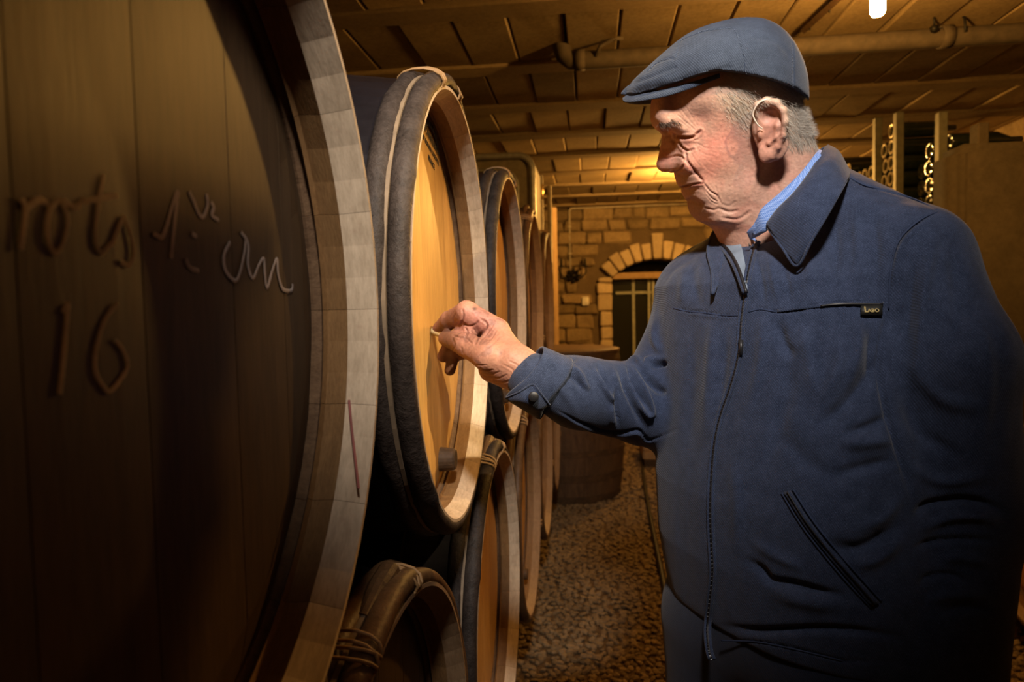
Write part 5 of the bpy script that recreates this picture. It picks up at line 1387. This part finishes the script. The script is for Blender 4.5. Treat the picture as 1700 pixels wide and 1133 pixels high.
# near collar leaf: from the back of the neck to its point
sheet('collar', [
  tl([(1274, 371, .800), (1291, 348, .788), (1319, 320, .780), (1346, 284, .795), (1367, 248, .840), (1372, 243, .885), (1340, 262, .93), (1290, 300, .955), (1235, 350, .955), (1192, 378, .945)]),
  tl([(1276, 378, .795), (1306, 350, .772), (1338, 316, .765), (1370, 276, .782), (1388, 255, .83), (1386, 252, .89), (1352, 268, .95), (1296, 306, .98), (1225, 360, .985), (1182, 388, .963)]),
  tl([(1300, 412, .775), (1328, 378, .755), (1358, 340, .748), (1388, 300, .765), (1402, 280, .81), (1398, 270, .88), (1362, 280, .97), (1296, 320, 1.0), (1215, 375, .998), (1178, 410, .968)]),
  tl([(1323, 441, .757), (1347, 400, .743), (1372, 358, .740), (1398, 312, .755), (1409, 292, .80), (1405, 284, .88), (1368, 292, .975), (1296, 336, 1.01), (1208, 392, 1.0), (1176, 432, .965)]),
 ], M['jacket'], .003, None, 90, 14)
# folded far collar point
sheet('collar', [tl([(1190, 380, .950), (1180, 396, .938), (1176, 420, .902), (1183, 452, .862), (1183, 488, .832)]), tl([(1204, 390, .935), (1202, 405, .912), (1201, 428, .872), (1197, 456, .848), (1186, 489, .831)])], M['jacket'], .003, None, 30, 7)
sheet('collar_stand', [tl([(1186, 384, .955), (1205, 384, .95), (1230, 388, .93), (1250, 396, .90), (1262, 392, .86)]), tl([(1192, 402, .935), (1208, 400, .92), (1228, 405, .90), (1244, 418, .875), (1252, 420, .85)])], M['jacket'], .002, None, 30, 6)
def edge_tube(name, pts, r, mat): 
    V, F = tube_vf(spline([tuple(T(*p)) for p in pts], 40), r, 6); return adopt(link(name, fixn(mesh(name, V, F)), None, mat, True), jac)
edge_tube('collar_piping', [(1275, 379, .797), (1298, 411, .774), (1323, 442, .756), (1347, 401, .742), (1372, 359, .739), (1398, 313, .754), (1409, 293, .798)], .0016, M['jacket'])
edge_tube('collar_piping', [(1189, 380, .948), (1179, 396, .936), (1175, 420, .900), (1182, 452, .860), (1183, 489, .830)], .0018, M['jacket'])
# pockets, label
def strip(name, A1, B1, mat, lift, th=.0015): return sheet(name, [[surf(u, v, lift) for u, v in A1], [surf(u, v, lift) for u, v in B1]], mat, th, None, 24, 4)
strip('pocket_welt', [(1301, 818), (1332, 868), (1370, 918), (1410, 965), (1447, 1008)], [(1311, 814), (1344, 866), (1382, 914), (1422, 960), (1460, 1001)], M['jacket'], .003)
seam_tube('pocket_seam', [(1297, 818), (1330, 872), (1368, 922), (1408, 969), (1447, 1010)], .0011, M['seam'], .0012); seam_tube('pocket_seam', [(1306, 816), (1338, 867), (1376, 916), (1416, 962), (1453, 1004)], .0008, M['zip'], .0052); seam_tube('pocket_seam', [(1316, 812), (1349, 864), (1387, 912), (1427, 958), (1464, 999)], .0011, M['seam'], .0012)
strip('chest_pocket_welt', [(1290, 519), (1330, 514), (1380, 509), (1428, 508), (1466, 508)], [(1291, 514), (1330, 509), (1380, 503), (1428, 501), (1467, 501)], M['jacket'], .0015, .0012)
strip('chest_pocket_opening', [(1362, 507), (1400, 503), (1466, 504)], [(1362, 509), (1400, 506), (1466, 507)], M['zip'], .003, .001)
M['tag'] = plain('dark_tag', (.012, .012, .01), .6); M['gold'] = plain('gold_thread', (.50, .38, .14), .6)
ta, tb, tc, td = [surf(u, v, .0035) for u, v in ((1429, 508), (1465, 507), (1429, 523), (1465, 524))]
tg = sheet('label_tag', [[ta, (ta+tb)/2, tb], [tc, (tc+td)/2, td]], M['tag'], .0012, None, 6, 3)
ex_ = (tb-ta)/np.linalg.norm(tb-ta); ey_ = ta-tc; ey_ -= ex_*(ey_@ex_); ey_ /= np.linalg.norm(ey_); en_ = np.cross(ex_, ey_)
if en_@_CF > 0: en_ = -en_
lw = np.linalg.norm(tb-ta)
for s, x0, sz, dy in (('L', .24, .0092, 0), ('ABO', .56, .0056, -.0012)):
    me = text_mesh(s, sz)
    for vv in me.vertices:
        x, y, z_ = vv.co; w_ = (ta+tc)/2+ex_*(lw*x0+x)+ey_*(y+dy)+en_*(.0012+z_); vv.co = w_
    if not me.materials: me.materials.append(M['gold'])
    adopt(link('lettering', me), tg)
# seams standing on the cloth
for pts in ([(1118, 512), (1140, 517), (1170, 520), (1200, 524), (1230, 524)], [(1243, 518), (1262, 514), (1288, 518)], [(1404, 291), (1425, 303), (1440, 309), (1470, 316), (1505, 326), (1535, 338), (1556, 350)],
            [(1556, 352), (1535, 361), (1511, 378), (1491, 402), (1481, 435), (1477, 470), (1475, 515)], [(1196, 1064), (1260, 1067), (1330, 1081), (1400, 1098)]):
    seam_tube('seam', pts, .0009, M['seam'], .0004, 50)
# cuff with button
cd_ = (T(905, 632, .918)-T(866, 612, .918)); cd_ /= np.linalg.norm(cd_)
u1 = vec(CU)-cd_*(vec(CU)@cd_); u1 /= np.linalg.norm(u1); u2 = np.cross(cd_, u1)
cc_ = T(886, 626, .918); V, F = [], []; nr = 44
for k, (s, r, dd_) in enumerate(((-.008, .0395, 0), (-.004, .0400, 0), (.018, .0415, 0), (.030, .0430, 0), (.034, .0420, 0), (.034, .036, 0), (-.004, .036, 0), (-.0085, .037, 0))):
    for i in range(nr):
        a = 2*pi*i/nr; lo_ = max(0, -cos(a))**2; rr = r*(1+.08*sin(2*a+1)+.05*lo_); V.append(cc_+cd_*(s-.012*lo_*(1 if s < .02 else 0)+.004*sin(a*2))+(u1*cos(a)+u2*sin(a))*rr)
for k in range(8):
    for i in range(nr): j = (i+1) % nr; l = (k+1) % 8; F.append((k*nr+i, k*nr+j, l*nr+j, l*nr+i))
cuff = adopt(link('cuff', fixn(mesh('cuff', V, F)), None, M['jacket'], True), jac)
# cuff tab with button
cuff_tab = sheet('cuff_tab', [tl([(839, 661, .888), (862, 651, .872), (884, 640, .868)]), tl([(850, 667, .884), (874, 666, .868), (897, 655, .868)]), tl([(876, 682, .888), (896, 682, .88), (912, 673, .878)])], M['jacket'], .0025, cuff, 20, 10)
edge_tube('cuff_piping', [(839, 661, .886), (862, 651, .870), (884, 639, .866), (897, 652, .865), (913, 673, .876)], .0011, M['jacket'])
bc = T(886, 659, .862); V, F = lathe_vf([(-.0014, .0005), (-.0014, .0058), (-.0006, .0066), (.001, .0066), (.001, .0004)], 20, 'x')
rot = Vector((1, 0, 0)).rotation_difference(Vector(tuple(_CF))).to_matrix(); V = [tuple(Vector(tuple(bc))+rot @ Vector(p)) for p in V]
adopt(link('button', fixn(mesh('button', V, F)), None, M['zip'], True), cuff)
# shirt ------------------------------------------------------------
m, N, L, b = node_mat('blue_check_shirt', .8, .2)
v_ = coords(N, L); ck = N.new('ShaderNodeTexChecker'); ck.inputs['Scale'].default_value = 620; ck.inputs['Color1'].default_value = (.10, .20, .52, 1); ck.inputs['Color2'].default_value = (.26, .38, .70, 1)
L.new(v_, ck.inputs['Vector']); L.new(ck.outputs['Color'], b.inputs['Base Color']); M['shirt'] = m
shirt = sheet('shirt_collar', [
  tl([(1246, 384, .828), (1258, 362, .812), (1266, 346, .808), (1296, 320, .800), (1328, 289, .800), (1353, 257, .822), (1358, 250, .87), (1330, 262, .92), (1280, 300, .95), (1240, 345, .945), (1225, 372, .92)]),
  tl([(1254, 392, .822), (1272, 384, .803), (1286, 366, .796), (1312, 336, .788), (1342, 302, .790), (1368, 260, .818), (1368, 254, .88), (1340, 268, .935), (1284, 308, .962), (1238, 356, .957), (1222, 384, .93)]),
 ], M['shirt'], .0022, man, 80, 5)
shirt['label'] = 'light blue checked shirt collar'
sheet('shirt_front', [tl([(1240, 385, .832), (1252, 372, .818), (1262, 352, .815)]), tl([(1246, 398, .835), (1262, 390, .815), (1274, 376, .806)])], M['shirt'], .0018, shirt, 16, 5)
sheet('shirt_front', [tl([(1205, 386, .93), (1222, 386, .905), (1240, 392, .868)]), tl([(1206, 430, .93), (1226, 436, .90), (1246, 410, .862)])], M['zip'], .0018, shirt, 16, 5)
sheet('shirt_placket', [tl([(1228, 381, .90), (1238, 386, .878), (1256, 398, .845)]), tl([(1230, 384, .898), (1240, 391, .874), (1256, 404, .842)])], M['shirt'], .0018, shirt, 12, 3)
# trousers and shoes -----------------------------------------------
M['trouser'] = denim('trouser_cloth', (.010, .017, .040), (.018, .028, .062))
def trou(P):
    f = legs(P, .010); z = P[:, 2]
    f = np.maximum(f, .055-z); f = np.maximum(f, z-.86)
    return f-.004*np.sin(P@N_v*60+z*25)*np.clip((z-.3)*2, 0, 1)*.5
Vt, Ft = surface_nets(trou, A_((-.02, .40, .03)), A_((.72, 1.25, .90)), .007, 1)
adopt(np_obj('trousers', Vt, Ft, M['trouser']))
M['leather'] = plain('dark_leather', (.03, .02, .014), .4)
for fpos in (FN_, FF_):
    base = fpos*A_((1, 1, 0)); sh = lambda P: smax(smin(chain(P, [base-N_v*.03+A_((0, 0, .045)), base+N_v*.09+A_((0, 0, .035)), base+N_v*.17+A_((0, 0, .03))], [.042, .043, .036], .03), cone(P, base+A_((0, 0, .04)), base+A_((0, 0, .10)), .042, .046), .03), .006-P[:, 2], .003)
    Vs, Fs = surface_nets(sh, base-.26*A_((1, 1, .04)), base+A_((.26, .26, .17)), .006, 1); s_ = adopt(np_obj('shoe', Vs, Fs, M['leather']))
# the stick of chalk ------------------------------------------------
M['chalkstick'] = plain('chalk_stick', (.66, .56, .30), .9)
pa_ = vec(at_x(719, 550, XC+HX+.0015)); pb_ = T(748, 557, 1.03)
V, F = tube_vf([tuple(pa_), tuple(pa_*.97+pb_*.03), tuple(pa_*.4+pb_*.6), tuple(pb_)], [.0050, .0068, .0072, .0072], 10)
ch = link('chalk', fixn(mesh('chalk', [tuple(Vector(p)-Vector(tuple(pb_))) for p in V], F)), None, M['chalkstick'], True); ch.location = tuple(pb_)
tag(ch, 'short yellowish stub of chalk pinched between thumb and finger against the barrel', 'chalk')
